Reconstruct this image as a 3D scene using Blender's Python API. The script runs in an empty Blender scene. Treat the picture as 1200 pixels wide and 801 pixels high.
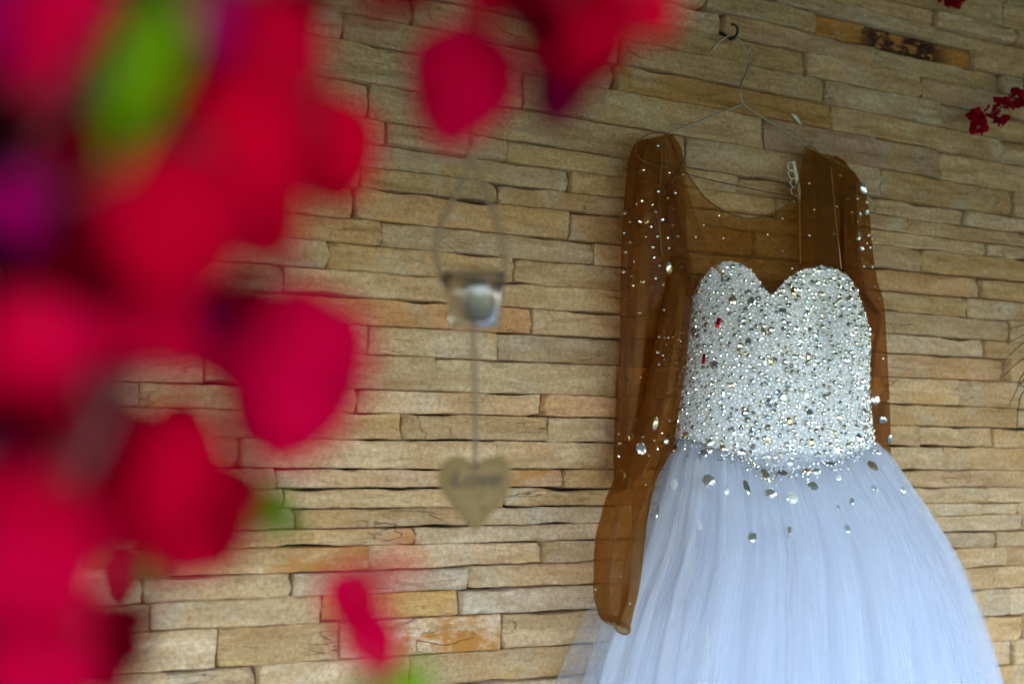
import bpy, math, random
import numpy as np
from mathutils import Vector, noise
from mathutils.bvhtree import BVHTree

random.seed(7)
rng = np.random.default_rng(11)
S = bpy.context.scene
COL = S.collection
R = math.radians

# ------------------------------------------------------------------ camera
PSI, PIT = R(31.8), math.atan(159.5 / 1666.7)
CAM = Vector((0.0, -1.777, 1.45))
FP = 1666.7
FOCUS = 2.15
cd = bpy.data.cameras.new('camera')
cam = bpy.data.objects.new('camera', cd)
COL.objects.link(cam)
cam.location = CAM
cam.rotation_euler = (math.pi / 2 + PIT, 0, -PSI)
cd.sensor_width = 36.0
cd.lens = 50.0
cd.clip_start = 0.02
cd.clip_end = 2000
cd.dof.use_dof = True
cd.dof.focus_distance = FOCUS
cd.dof.aperture_fstop = 3.2
S.camera = cam

# ------------------------------------------------------------------ sky, sun, exposure
SUN_EL, SUN_AZ = R(62), R(25)          # azimuth clockwise from +Y: high, behind the building
w = bpy.data.worlds.new('World')
S.world = w
w.use_nodes = True
wn = w.node_tree.nodes
sky = wn.new('ShaderNodeTexSky')
sky.sky_type = 'NISHITA'
sky.sun_disc = False
sky.sun_elevation = SUN_EL
sky.sun_rotation = SUN_AZ
sky.air_density = 1.0
sky.dust_density = 1.5
wn['Background'].inputs[1].default_value = 0.15
w.node_tree.links.new(sky.outputs[0], wn['Background'].inputs[0])
sd = bpy.data.lights.new('sun', 'SUN')
sd.energy = 2.0
sd.angle = R(0.53)
sd.color = (1.0, 0.95, 0.87)
sun = bpy.data.objects.new('sun', sd)
COL.objects.link(sun)
sdir = Vector((math.sin(SUN_AZ) * math.cos(SUN_EL), math.cos(SUN_AZ) * math.cos(SUN_EL), math.sin(SUN_EL)))
sun.rotation_euler = sdir.to_track_quat('Z', 'Y').to_euler()
sun.location = (0, -6, 9)
S.view_settings.view_transform = 'Standard'
S.view_settings.look = 'None'
S.view_settings.gamma = 1.0
S.view_settings.use_curve_mapping = False
S.view_settings.exposure = 4.08
S.cycles.use_denoising = True
S.cycles.transparent_max_bounces = 32
S.cycles.max_bounces = 10
S.cycles.sample_clamp_indirect = 6

# ------------------------------------------------------------------ pixel <-> place helpers
_q = cam.rotation_euler.to_quaternion()
FW, RT, UP = _q @ Vector((0, 0, -1)), _q @ Vector((1, 0, 0)), _q @ Vector((0, 1, 0))

def ray(x, y):
    return FW + RT * ((x - 600) / FP) + UP * ((400.5 - y) / FP)

def P(x, y, d):
    """point on the plane d metres in front of the wall face"""
    r = ray(x, y)
    return CAM + r * ((-d - CAM.y) / r.y)

def PZ(x, y, z):
    """point at depth z from the lens"""
    return CAM + ray(x, y) * z

def proj(p):
    v = p - CAM
    k = v.dot(FW)
    return 600 + FP * v.dot(RT) / k, 400.5 - FP * v.dot(UP) / k

def hz(h):
    """height of a wall course from its level (slope index towards the vanishing point)"""
    return P(600, 560 + h * 2700, 0).z

def hu(x, h):
    return P(x, 560 + h * (3300 - x), 0).x

# ------------------------------------------------------------------ mesh helpers
def tag(o, label=None, cat=None, group=None, kind=None):
    if label: o['label'] = label
    if cat: o['category'] = cat
    if group: o['group'] = group
    if kind: o['kind'] = kind
    return o

def empty(name, loc, label, cat, group=None):
    o = bpy.data.objects.new(name, None)
    COL.objects.link(o)
    o.location = loc
    o.empty_display_size = 0.05
    return tag(o, label, cat, group)

def link(name, me, mat=None, parent=None):
    if mat is not None and not me.materials:
        me.materials.append(mat)
    o = bpy.data.objects.new(name, me)
    COL.objects.link(o)
    if parent is not None:
        o.parent = parent
        pl = Vector((0, 0, 0))
        q = parent
        while q is not None:
            pl += q.location
            q = q.parent
        o.location = -pl
    return o

def mesh(name, verts, faces, smooth=True, uv=None):
    me = bpy.data.meshes.new(name)
    me.from_pydata([tuple(v) for v in verts], [], [tuple(int(i) for i in f) for f in faces])
    if uv is not None:
        l = me.uv_layers.new(name='UVMap')
        for i, lp in enumerate(me.loops):
            l.data[i].uv = uv[lp.vertex_index]
    me.update()
    if smooth:
        me.polygons.foreach_set('use_smooth', [True] * len(me.polygons))
    return me

def grid_faces(nr, nc, close=False, off=0):
    f = []
    m = nc if close else nc - 1
    for i in range(nr - 1):
        for j in range(m):
            a = off + i * nc + j
            b = off + i * nc + (j + 1) % nc
            f.append((a, b, b + nc, a + nc))
    return f

def spline(pts, n):
    """Catmull-Rom through points of any dimension"""
    p = np.array([list(q) for q in pts], float)
    p = np.vstack([2 * p[0] - p[1], p, 2 * p[-1] - p[-2]])
    seg = len(p) - 3
    out = []
    for k in range(n):
        t = k / (n - 1) * seg
        i = min(int(t), seg - 1)
        t -= i
        a, b, c, d = p[i], p[i + 1], p[i + 2], p[i + 3]
        out.append(0.5 * ((2 * b) + (-a + c) * t + (2 * a - 5 * b + 4 * c - d) * t * t + (-a + 3 * b - 3 * c + d) * t ** 3))
    return np.array(out)

def tube_data(pts, rad, sides=8, cap=True):
    pts = [Vector(p) for p in pts]
    n = len(pts)
    rad = rad if hasattr(rad, '__len__') else [rad] * n
    V, F = [], []
    up = None
    for i, p in enumerate(pts):
        t = (pts[min(i + 1, n - 1)] - pts[max(i - 1, 0)])
        t = t.normalized() if t.length > 1e-9 else Vector((0, 0, 1))
        if up is None:
            up = t.orthogonal().normalized()
        else:
            up = (up - t * up.dot(t))
            up = up.normalized() if up.length > 1e-6 else t.orthogonal().normalized()
        s = t.cross(up)
        for k in range(sides):
            a = 2 * math.pi * k / sides
            V.append(p + (up * math.cos(a) + s * math.sin(a)) * rad[i])
    F += grid_faces(n, sides, True)
    if cap:
        F.append(tuple(range(sides))[::-1])
        F.append(tuple(range((n - 1) * sides, n * sides)))
    return V, F

def tube(name, pts, rad, mat, parent=None, sides=8, n=None):
    if n:
        pts = spline(pts, n)
        if hasattr(rad, '__len__'):
            rad = np.interp(np.linspace(0, 1, n), np.linspace(0, 1, len(rad)), rad)
    V, F = tube_data(pts, rad, sides)
    return link(name, mesh(name, V, F), mat, parent)

def box_data(lo, hi):
    x0, y0, z0 = lo
    x1, y1, z1 = hi
    V = [(x0, y0, z0), (x1, y0, z0), (x1, y1, z0), (x0, y1, z0), (x0, y0, z1), (x1, y0, z1), (x1, y1, z1), (x0, y1, z1)]
    F = [(0, 3, 2, 1), (4, 5, 6, 7), (0, 1, 5, 4), (1, 2, 6, 5), (2, 3, 7, 6), (3, 0, 4, 7)]
    return V, F

# ------------------------------------------------------------------ material helpers
class NT:
    def __init__(self, name):
        self.m = bpy.data.materials.new(name)
        self.m.use_nodes = True
        self.t = self.m.node_tree
        self.b = self.t.nodes['Principled BSDF']
        self.out = self.t.nodes['Material Output']
    def n(self, kind, **kw):
        nd = self.t.nodes.new('ShaderNode' + kind)
        for k, v in kw.items():
            if k.startswith('i_'):
                nd.inputs[k[2:].replace('_', ' ')].default_value = v
            else:
                setattr(nd, k, v)
        return nd
    def l(self, a, b):
        self.t.links.new(a, b)
    def math(self, op, a, b=None, clamp=False):
        nd = self.n('Math', operation=op, use_clamp=clamp)
        for i, v in enumerate((a, b)):
            if v is None: continue
            if hasattr(v, 'is_linked'): self.l(v, nd.inputs[i])
            else: nd.inputs[i].default_value = v
        return nd.outputs[0]
    def mix(self, f, a, b, mode='MIX'):
        nd = self.n('Mix', data_type='RGBA', blend_type=mode)
        for i, v in ((0, f), (6, a), (7, b)):
            if hasattr(v, 'is_linked'): self.l(v, nd.inputs[i])
            elif i == 0: nd.inputs[0].default_value = v
            else: nd.inputs[i].default_value = (*v, 1)
        return nd.outputs[2]
    def ramp(self, fac, stops):
        nd = self.n('ValToRGB')
        e = nd.color_ramp.elements
        while len(e) < len(stops): e.new(0.5)
        for q, (p, c) in zip(e, stops):
            q.position = p
            q.color = (*c, 1) if len(c) == 3 else c
        self.l(fac, nd.inputs[0])
        return nd.outputs[0]
    def noise(self, vec, scale, detail=4, rough=0.55, dist=0.0):
        nd = self.n('TexNoise')
        nd.inputs['Scale'].default_value = scale
        nd.inputs['Detail'].default_value = detail
        nd.inputs['Roughness'].default_value = rough
        nd.inputs['Distortion'].default_value = dist
        if vec is not None: self.l(vec, nd.inputs['Vector'])
        return nd.outputs['Fac']
    def mapping(self, vec, scale=(1, 1, 1), loc=(0, 0, 0)):
        nd = self.n('Mapping')
        nd.inputs['Scale'].default_value = scale
        nd.inputs['Location'].default_value = loc
        self.l(vec, nd.inputs['Vector'])
        return nd.outputs[0]

def simple(name, col, rough=0.6, metal=0.0, spec=None, var=0.0, scale=60, bump=0.0):
    k = NT(name)
    k.b.inputs['Base Color'].default_value = (*col, 1)
    k.b.inputs['Roughness'].default_value = rough
    k.b.inputs['Metallic'].default_value = metal
    if spec is not None: k.b.inputs['Specular IOR Level'].default_value = spec
    if var or bump:
        tc = k.n('TexCoord').outputs['Object']
        nz = k.noise(tc, scale, 5)
        if var:
            c = k.mix(nz, tuple(v * (1 - var) for v in col), tuple(min(1, v * (1 + var)) for v in col))
            k.l(c, k.b.inputs['Base Color'])
        if bump:
            bn = k.n('Bump')
            bn.inputs['Strength'].default_value = bump
            bn.inputs['Distance'].default_value = 0.01
            k.l(nz, bn.inputs['Height'])
            k.l(bn.outputs[0], k.b.inputs['Normal'])
    return k.m

# sandstone: tint per stone, bedding streaks, fine grain, rust and soot stains
def stone_material(name='sandstone', per_island=False):
    k = NT(name)
    tc = k.n('TexCoord').outputs['Object']
    oi = k.n('ObjectInfo')
    rnd = oi.outputs['Random']
    if per_island:
        rnd = k.n('NewGeometry').outputs['Random Per Island']
    off = k.n('CombineXYZ')
    k.l(k.math('MULTIPLY', rnd, 37.0), off.inputs[0])
    k.l(k.math('MULTIPLY', rnd, 91.0), off.inputs[1])
    k.l(k.math('MULTIPLY', rnd, 53.0), off.inputs[2])
    va = k.n('VectorMath', operation='ADD')
    k.l(tc, va.inputs[0]); k.l(off.outputs[0], va.inputs[1])
    v = va.outputs[0]
    bed = k.noise(k.mapping(v, (9, 9, 46)), 1.0, 6, 0.66, 0.5)
    blot = k.noise(v, 13, 5, 0.6, 0.3)
    grain = k.noise(v, 150, 5, 0.8)
    if per_island:
        tint = k.ramp(rnd, [(0, (0.47, 0.375, 0.235)), (0.5, (0.52, 0.42, 0.28)), (1, (0.44, 0.33, 0.19))])
    else:
        tint = oi.outputs['Color']
    c = k.mix(k.ramp(bed, [(0.3, (0, 0, 0)), (0.72, (1, 1, 1))]), k.mix(1.0, tint, (0.62, 0.53, 0.40), 'MULTIPLY'), tint)
    warm = k.ramp(k.noise(k.mapping(v, (6, 6, 22), (5, 1, 3)), 1.0, 4, 0.6), [(0.52, (0, 0, 0)), (0.75, (1, 1, 1))])
    c = k.mix(k.math('MULTIPLY', warm, 0.6), c, (0.54, 0.32, 0.115))
    grey = k.ramp(blot, [(0.53, (0, 0, 0)), (0.78, (1, 1, 1))])
    c = k.mix(k.math('MULTIPLY', grey, 0.55), c, (0.50, 0.47, 0.40))
    # thin dark veins and dirty cracks
    vein = k.noise(k.mapping(v, (5, 5, 22), (2, 8, 1)), 1.0, 4, 0.5, 0.5)
    vm = k.math('SUBTRACT', 1.0, k.math('MULTIPLY', k.math('ABSOLUTE', k.math('SUBTRACT', vein, 0.5)), 150.0), True)
    gate = k.ramp(k.noise(v, 9, 2), [(0.54, (0, 0, 0)), (0.66, (1, 1, 1))])
    vm = k.math('MULTIPLY', k.math('MULTIPLY', vm, gate), 0.55)
    c = k.mix(vm, c, (0.14, 0.09, 0.045))
    spot = k.ramp(k.noise(v, 55, 3, 0.6), [(0.70, (0, 0, 0)), (0.76, (1, 1, 1))])
    c = k.mix(k.math('MULTIPLY', spot, 0.35), c, (0.22, 0.15, 0.08))
    g2 = k.ramp(grain, [(0.34, (0.70, 0.68, 0.64)), (0.66, (1.24, 1.24, 1.22))])
    c = k.mix(1.0, c, g2, 'MULTIPLY')
    # stains carried by single stones
    ra = k.n('Attribute', attribute_type='OBJECT', attribute_name='rust')
    rm = k.ramp(k.noise(k.mapping(v, (16, 16, 34), (9, 9, 9)), 1.0, 6, 0.65), [(0.42, (0, 0, 0)), (0.56, (1, 1, 1))])
    rx = k.n('Attribute', attribute_type='OBJECT', attribute_name='rust_x')
    sep = k.n('SeparateXYZ'); k.l(tc, sep.inputs[0])
    near = k.math('SUBTRACT', 1.0, k.math('MULTIPLY', k.math('ABSOLUTE', k.math('SUBTRACT', sep.outputs[0], rx.outputs['Fac'])), 7.0), True)
    near = k.math('MULTIPLY', near, 2.2, True)
    c = k.mix(k.math('MULTIPLY', k.math('MULTIPLY', rm, ra.outputs['Fac']), near), c, (0.40, 0.16, 0.035))
    sa = k.n('Attribute', attribute_type='OBJECT', attribute_name='soot')
    sm = k.ramp(k.noise(k.mapping(v, (15, 15, 26), (1, 2, 3)), 1.0, 8, 0.7), [(0.44, (0, 0, 0)), (0.49, (1, 1, 1))])
    c = k.mix(k.math('MULTIPLY', k.math('MULTIPLY', sm, sa.outputs['Fac']), near), c, (0.045, 0.012, 0.006))
    k.l(c, k.b.inputs['Base Color'])
    k.b.inputs['Roughness'].default_value = 0.88
    k.b.inputs['Specular IOR Level'].default_value = 0.25
    h = k.math('ADD', k.math('MULTIPLY', bed, 1.0), k.math('ADD', k.math('MULTIPLY', grain, 0.22), k.math('MULTIPLY', blot, 0.8)))
    h = k.math('SUBTRACT', h, k.math('MULTIPLY', vm, 0.6))
    bn = k.n('Bump'); bn.inputs['Strength'].default_value = 1.0; bn.inputs['Distance'].default_value = 0.008
    k.l(h, bn.inputs['Height']); k.l(bn.outputs[0], k.b.inputs['Normal'])
    return k.m

M_STONE = stone_material()
M_STONE_FAR = stone_material('sandstone_far', True)
M_MORTAR = simple('dark_mortar', (0.030, 0.022, 0.015), 0.95, var=0.5, scale=40)

# ------------------------------------------------------------------ setting: ground, porch roof
gk = NT('terrace_paving')
gt = gk.n('TexCoord').outputs['Object']
gb = gk.n('TexBrick')
gk.l(gt, gb.inputs['Vector'])
gb.inputs['Color1'].default_value = (0.075, 0.065, 0.055, 1); gb.inputs['Color2'].default_value = (0.06, 0.053, 0.047, 1)
gb.inputs['Mortar'].default_value = (0.05, 0.05, 0.045, 1); gb.inputs['Scale'].default_value = 1.6; gb.inputs['Mortar Size'].default_value = 0.01
gk.l(gk.mix(gk.noise(gt, 3, 5), gb.outputs[0], (0.055, 0.048, 0.042)), gk.b.inputs['Base Color'])
gk.b.inputs['Roughness'].default_value = 0.8
g = link('ground', mesh('ground', [(-400, -400, 0), (400, -400, 0), (400, 400, 0), (-400, 400, 0)], [(0, 1, 2, 3)], False), gk.m)
tag(g, kind='structure')
g.data.materials.clear()
g.data.materials.append(simple('lawn_and_soil', (0.040, 0.055, 0.020), 0.95, var=.5, scale=2.5))
tag(link('terrace', mesh('terrace', [(-6, -4.2, .004), (8, -4.2, .004), (8, .3, .004), (-6, .3, .004)], [(0, 1, 2, 3)], False), gk.m), kind='structure')

M_WOOD = simple('dark_stained_timber', (0.05, 0.032, 0.02), 0.6, var=0.35, scale=9)
ROOF_Z, ROOF_D, BEAM_Z = 2.44, 3.0, 2.0
V, F = box_data((-9.0, -ROOF_D, ROOF_Z), (12.0, 0.30, ROOF_Z + 0.10))
tag(link('porch_ceiling', mesh('porch_ceiling', V, F, False), M_WOOD), kind='structure')

V, F = box_data((-9.0, -ROOF_D - .14, BEAM_Z), (12.0, -ROOF_D - .004, ROOF_Z + .16))
tag(link('added_shade_beam', mesh('added_shade_beam', V, F, False), M_WOOD), kind='structure')  # unseen beam added to cut sky light off the upper wall

# ------------------------------------------------------------------ the stone wall
LEV_L = [-.262, -.2475, -.2393, -.2315, -.221, -.211, -.1998, -.1882, -.1762, -.1605, -.1458, -.1367, -.1267, -.1180, -.1053, -.0952, -.0842, -.0737,
         -.0624, -.0503, -.0364, -.0268, -.0158, -.0040, .0042, .0123, .0203, .0274, .0375, .0471, .0580, .0732, .0872, .1015, .116]
LEV_R = [-.262, -.2475, -.2393, -.2315, -.221, -.211, -.1985, -.1862, -.1740, -.1590, -.1443, -.1358, -.1278, -.1203, -.1085, -.0972, -.0868, -.0748,
         -.0650, -.0531, -.0386, -.0275, -.0168, -.0042, .0048, .0132, .0200, .0288, .0377, .0484, .0600, .0750, .0892, .1031, .118]
JOINTS = [  # joints of each course, as seen across the photograph
    [560, 830, 1172], [470, 760, 1091, 1185], [640, 905, 1092], [540, 822, 951, 1136], [660, 845, 1022, 1169], [480, 700, 941, 1074],
    [483, 722, 959, 1096], [400, 560, 718, 968, 1169], [330, 608, 704, 891, 1099], [430, 800, 1028], [449, 590, 860], [330, 667, 905, 1058, 1196],
    [420, 581, 800, 1153], [415, 667, 880, 1075], [447, 696, 960, 1146], [382, 602, 840, 1132], [330, 760, 1010, 1180], [295, 622, 880, 1148],
    [430, 581, 800, 1000, 1176], [236, 508, 724, 940, 1120], [419, 635, 830, 1030, 1190], [300, 467, 640, 850, 1077, 1162], [281, 577, 790, 1105],
    [320, 657, 880, 1080], [332, 590, 840, 1157], [347, 545, 780, 990, 1189], [250, 486, 760, 1010, 1196], [200, 430, 636, 850, 1164],
    [340, 546, 800, 1010, 1175], [373, 536, 770, 1000, 1158], [253, 396, 584, 800, 1010], [300, 477, 740, 990, 1193], [210, 420, 690, 940, 1183], [350, 620, 900, 1120]]
TINTS = {  # (course, first joint) -> colour, extras
    (3, 951): dict(c=(0.42, 0.215, 0.055), rust=0.8, soot=1.0, rx=0.02),
    (7, 718): dict(c=(0.47, 0.31, 0.13)), (8, 891): dict(c=(0.47, 0.35, 0.25)), (4, 845): dict(c=(0.43, 0.33, 0.23)),
    (17, 295): dict(c=(0.50, 0.33, 0.18), rust=0.35, rx=0.0), (29, 373): dict(c=(0.54, 0.38, 0.16)),
    (30, 396): dict(c=(0.55, 0.48, 0.36), rust=1.0, rx=0.055), (20, 635): dict(c=(0.52, 0.38, 0.27)), (19, 508): dict(c=(0.50, 0.44, 0.31)),
    (23, 320): dict(c=(0.52, 0.41, 0.30), rust=0.8, rx=0.15), (13, 667): dict(c=(0.46, 0.33, 0.19), rust=0.25, rx=0.0),
    (6, 959): dict(c=(0.50, 0.44, 0.33)), (9, 1028): dict(c=(0.46, 0.35, 0.20)), (28, 340): dict(c=(0.50, 0.44, 0.34)),
    (5, 722): dict(c=(0.44, 0.37, 0.24)), (6, 722): dict(c=(0.42, 0.34, 0.22)), (27, 430): dict(c=(0.52, 0.42, 0.29)), (12, 581): dict(c=(0.46, 0.38, 0.25)),
    (26, 250): dict(c=(0.53, 0.40, 0.23), rust=0.5, rx=0.10), (27, 200): dict(c=(0.50, 0.39, 0.23), rust=0.8, rx=0.10),
}
X_MIN, X_MAX = -60, 1260

def stone_data(u0, u1, a0, a1, b0, b1, proud, seed, coarse=False):
    """one split-faced stone: front grid with a broken rim; a* = bottom z at left/right, b* = top z at left/right"""
    L, H = u1 - u0, (b0 + b1 - a0 - a1) / 2
    step = 0.05 if coarse else 0.009
    nu, nv = max(5, int(L / step) + 2), (4 if coarse else 12)
    us = np.concatenate([[0, 0.0013 / L], np.linspace(0.005 / L, 1 - 0.005 / L, nu), [1 - 0.0013 / L, 1]])
    vs = np.concatenate([[0, 0.0012 / H], np.linspace(0.0036 / H, 1 - 0.0036 / H, nv), [1 - 0.0012 / H, 1]])
    so = seed * 7.31
    ch = [random.random() < 0.22 for _ in range(4)]
    V = []
    sl, sr = random.uniform(-.006, .006), random.uniform(-.006, .006)
    for v in vs:
        for u in us:
            x = u0 + u * L
            zb, zt = a0 + (a1 - a0) * u, b0 + (b1 - b0) * u
            eb = 0.0012 * noise.noise((x * 14 + so, 1.3, so)) + 0.0011 * noise.noise((x * 60 + so, 3.3, 1)) - 0.008 * max(0, noise.noise((x * 13 + so, 5.5, so)) - .25) + .0003
            et = 0.0012 * noise.noise((x * 14 + so, 7.7, so)) + 0.0011 * noise.noise((x * 60 + so, 9.1, 1)) - 0.008 * max(0, noise.noise((x * 13 + so, 11.5, so)) - .25) + .0003
            zb2, zt2 = zb + 0.0009 - eb, zt - 0.0009 + et
            z = zb2 + (zt2 - zb2) * v
            el = 0.004 * noise.noise((so, z * 30, 2.2)) + sl * (v - .5) * 2
            er = 0.004 * noise.noise((so, z * 30, 5.2)) + sr * (v - .5) * 2
            xx = x + (1 - u) ** 8 * (0.0003 + abs(el) * .7) - u ** 8 * (0.0003 + abs(er) * .7)
            ed = min(u * L, (1 - u) * L, v * H, (1 - v) * H)
            rim = 0.0
            if ed <= 1e-9: rim = 0.0026
            elif ed < 0.0016: rim = 0.0004
            # broken corners
            for q, (cu, cv) in enumerate(((0, 0), (1, 0), (0, 1), (1, 1))):
                if ch[q]:
                    dd = math.hypot((u - cu) * L, (v - cv) * H * 1.3)
                    rim += max(0, 0.013 - dd) * 0.6
            y = -proud + rim
            y += 0.0016 * round(2.6 * noise.noise((x * 6 + so, z * 60, so * 1.7)) + .9 * noise.noise((x * 34, z * 70, so)))
            y += 0.0026 * noise.noise((x * 9 + so, z * 24, so)) + 0.0022 * noise.noise((x * 30, z * 110 + so, so))
            y += 0.0012 * noise.noise((x * 110, z * 210 + so, so))
            V.append((xx, y, z))
    nc, nr = len(us), len(vs)
    F = [f[::1] for f in grid_faces(nr, nc)]
    # skirt going back into the wall
    rimi = [j for j in range(nc)] + [i * nc + nc - 1 for i in range(1, nr)] + [(nr - 1) * nc + j for j in range(nc - 2, -1, -1)] + [i * nc for i in range(nr - 2, 0, -1)]
    base = len(V)
    for i in rimi:
        V.append((V[i][0], 0.045, V[i][2]))
    m = len(rimi)
    for k in range(m):
        F.append((rimi[(k + 1) % m], rimi[k], base + k, base + (k + 1) % m))
    return V, F

wall = empty('stone_wall', (0.8, 0.0, 0.0), 'beige split sandstone wall in thin uneven courses behind the dress', 'wall')
V, F = box_data((-3.2, 0.034, -0.02), (5.2, 0.22, ROOF_Z - 0.004))
link('mortar_bed', mesh('mortar_bed', V, F, False), M_MORTAR, wall)
zl = [(hz(a), hz(b)) for a, b in zip(LEV_L, LEV_R)]
ua, ub = hu(500, 0), hu(1120, 0)
def level(i, u):
    t = (u - ua) / (ub - ua)
    t = max(-0.6, min(1.3, t))
    return zl[i][0] + (zl[i][1] - zl[i][0]) * t
BASE = [(0.49, 0.40, 0.26), (0.52, 0.43, 0.29), (0.47, 0.37, 0.23), (0.50, 0.415, 0.285), (0.455, 0.37, 0.24), (0.51, 0.39, 0.25), (0.48, 0.41, 0.29), (0.46, 0.36, 0.205)]
ns = 0
ends = {}
for r, js in enumerate(JOINTS):
    h = (LEV_L[r] + LEV_L[r + 1]) / 2
    xs = list(js)
    while xs[0] > X_MIN + 90: xs.insert(0, xs[0] - random.uniform(150, 270))
    while xs[-1] < X_MAX - 40: xs.append(xs[-1] + random.uniform(100, 170))
    us = [hu(x, h) for x in xs]
    ends[r] = (us[0], us[-1])
    for k in range(len(xs) - 1):
        u0, u1 = us[k], us[k + 1]
        key = (r, int(xs[k]))
        ex = TINTS.get(key, {})
        proud = random.uniform(-0.002, 0.013) if random.random() < 0.85 else random.uniform(0.012, 0.017)
        jt = [random.uniform(-.0012, .0012) for _ in range(4)]
        V, F = stone_data(u0, u1, level(r + 1, u0) + jt[0], level(r + 1, u1) + jt[1], level(r, u0) + jt[2], level(r, u1) + jt[3], proud, ns)
        c = Vector(((u0 + u1) / 2, 0, level(r, u0)))
        V = [(v[0] - c.x, v[1], v[2] - c.z) for v in V]
        o = link('stone', mesh('stone', V, F), M_STONE, wall)
        o.location = c - wall.location
        b = ex.get('c', random.choice(BASE))
        hu_ = random.gauss(0, .030)
        b = (b[0] * (1.19 + hu_), b[1] * 1.0, b[2] * (.99 - 1.6 * hu_))
        f = random.uniform(0.90, 1.16)
        o.color = (b[0] * f, b[1] * f, b[2] * f, 1)
        o['rust'] = float(ex.get('rust', 0.25 if random.random() < 0.12 else 0.0))
        o['rust_x'] = float(ex.get('rx', random.uniform(-.1, .1)))
        o['soot'] = float(ex.get('soot', 0.0))
        ns += 1
# the rest of the wall, outside the picture
V, F = [], []
def far_row(z0, z1, u0, u1):
    global V, F
    u = u0
    while u < u1 - 0.02:
        e = min(u1, u + random.uniform(0.14, 0.36))
        if u1 - e < 0.08: e = u1
        v, f = stone_data(u, e, z0, z0, z1, z1, random.uniform(0, .011), random.random() * 900, True)
        b = len(V)
        V += v
        F += [tuple(i + b for i in q) for q in f]
        u = e
for r in range(len(JOINTS)):
    far_row(level(r + 1, -3), level(r, -3), -3.2, ends[r][0])
    far_row(level(r + 1, 5), level(r, 5), ends[r][1], 5.2)
z = zl[0][0]
while z < ROOF_Z - 0.05:
    e = min(ROOF_Z - 0.006, z + random.uniform(.03, .055))
    far_row(z, e, -3.2, 5.2); z = e
z = zl[-1][0]
while z > 0.05:
    e = max(0.0, z - random.uniform(.03, .055))
    far_row(e, z, -3.2, 5.2); z = e
tag(link('stone_courses', mesh('stone_courses', V, F), M_STONE_FAR, wall), kind='stuff')

# ------------------------------------------------------------------ fabrics and jewels
def sheer(name, col, alpha, tcol, streak=0.0, sx=60, sy=2, trans=0.5, spec=0.0, crease=0.0):
    """woven net: part see-through, part scattering threads"""
    k = NT(name)
    uv = k.n('TexCoord').outputs['UV']
    tr = k.n('BsdfTransparent'); tr.inputs[0].default_value = (*tcol, 1)
    di = k.n('BsdfDiffuse'); di.inputs[0].default_value = (*col, 1)
    tl = k.n('BsdfTranslucent'); tl.inputs[0].default_value = (*col, 1)
    m1 = k.n('MixShader'); m1.inputs[0].default_value = trans
    k.l(di.outputs[0], m1.inputs[1]); k.l(tl.outputs[0], m1.inputs[2])
    body = m1.outputs[0]
    if crease:
        cn = k.noise(k.mapping(uv, (8, 3.2, 1), (4, 1, 0)), 1.0, 4, .55, 1.6)
        bp = k.n('Bump'); bp.inputs['Strength'].default_value = crease; bp.inputs['Distance'].default_value = .05
        k.l(cn, bp.inputs['Height']); k.l(bp.outputs[0], di.inputs['Normal']); k.l(bp.outputs[0], tl.inputs['Normal'])
    if spec:
        gl = k.n('BsdfGlossy'); gl.inputs[0].default_value = (1, 1, 1, 1); gl.inputs['Roughness'].default_value = 0.35
        m3 = k.n('MixShader'); m3.inputs[0].default_value = spec
        k.l(body, m3.inputs[1]); k.l(gl.outputs[0], m3.inputs[2])
        body = m3.outputs[0]
    m2 = k.n('MixShader')
    if streak:
        n1 = k.noise(k.mapping(uv, (sx, sy, 1)), 1.0, 5, 0.65, 0.15)
        n2 = k.noise(k.mapping(uv, (sx * 5, sy * 1.5, 1), (3, 7, 0)), 1.0, 3, 0.6)
        n = k.math('ADD', k.math('MULTIPLY', n1, 0.82), k.math('MULTIPLY', n2, 0.18))
        f = k.math('ADD', alpha, k.math('MULTIPLY', k.math('SUBTRACT', n, 0.5), streak * 4), True)
        f = k.math('MAXIMUM', f, 0.04)
        k.l(f, m2.inputs[0])
    else:
        m2.inputs[0].default_value = alpha
    k.l(tr.outputs[0], m2.inputs[1]); k.l(body, m2.inputs[2])
    k.l(m2.outputs[0], k.out.inputs['Surface'])
    return k.m

M_SHEER = sheer('nude_illusion_mesh', (0.31, 0.128, 0.026), 0.42, (0.90, 0.66, 0.38), 0.26, 5, 2.2, 0.45, 0.012, 1.0)
M_YOKE = sheer('nude_yoke_mesh', (0.28, 0.118, 0.027), 0.40, (0.90, 0.74, 0.48), 0.05, 30, 3, 0.45, 0.01)
M_TULLE = sheer('white_tulle', (0.70, 0.735, 0.86), 0.36, (1, 1, 1), 0.36, 20, 1.0, 0.45)
M_TULLE_OUT = sheer('white_outer_tulle', (0.70, 0.735, 0.86), 0.20, (1, 1, 1), 0.20, 17, 0.9, 0.45)
M_BROWN = simple('brown_binding', (0.13, 0.05, 0.012), 0.6)
M_SEAM = simple('pale_seam_tape', (0.52, 0.36, 0.28), 0.6)
M_WHITE = simple('white_cord', (0.80, 0.78, 0.76), 0.6)

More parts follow.
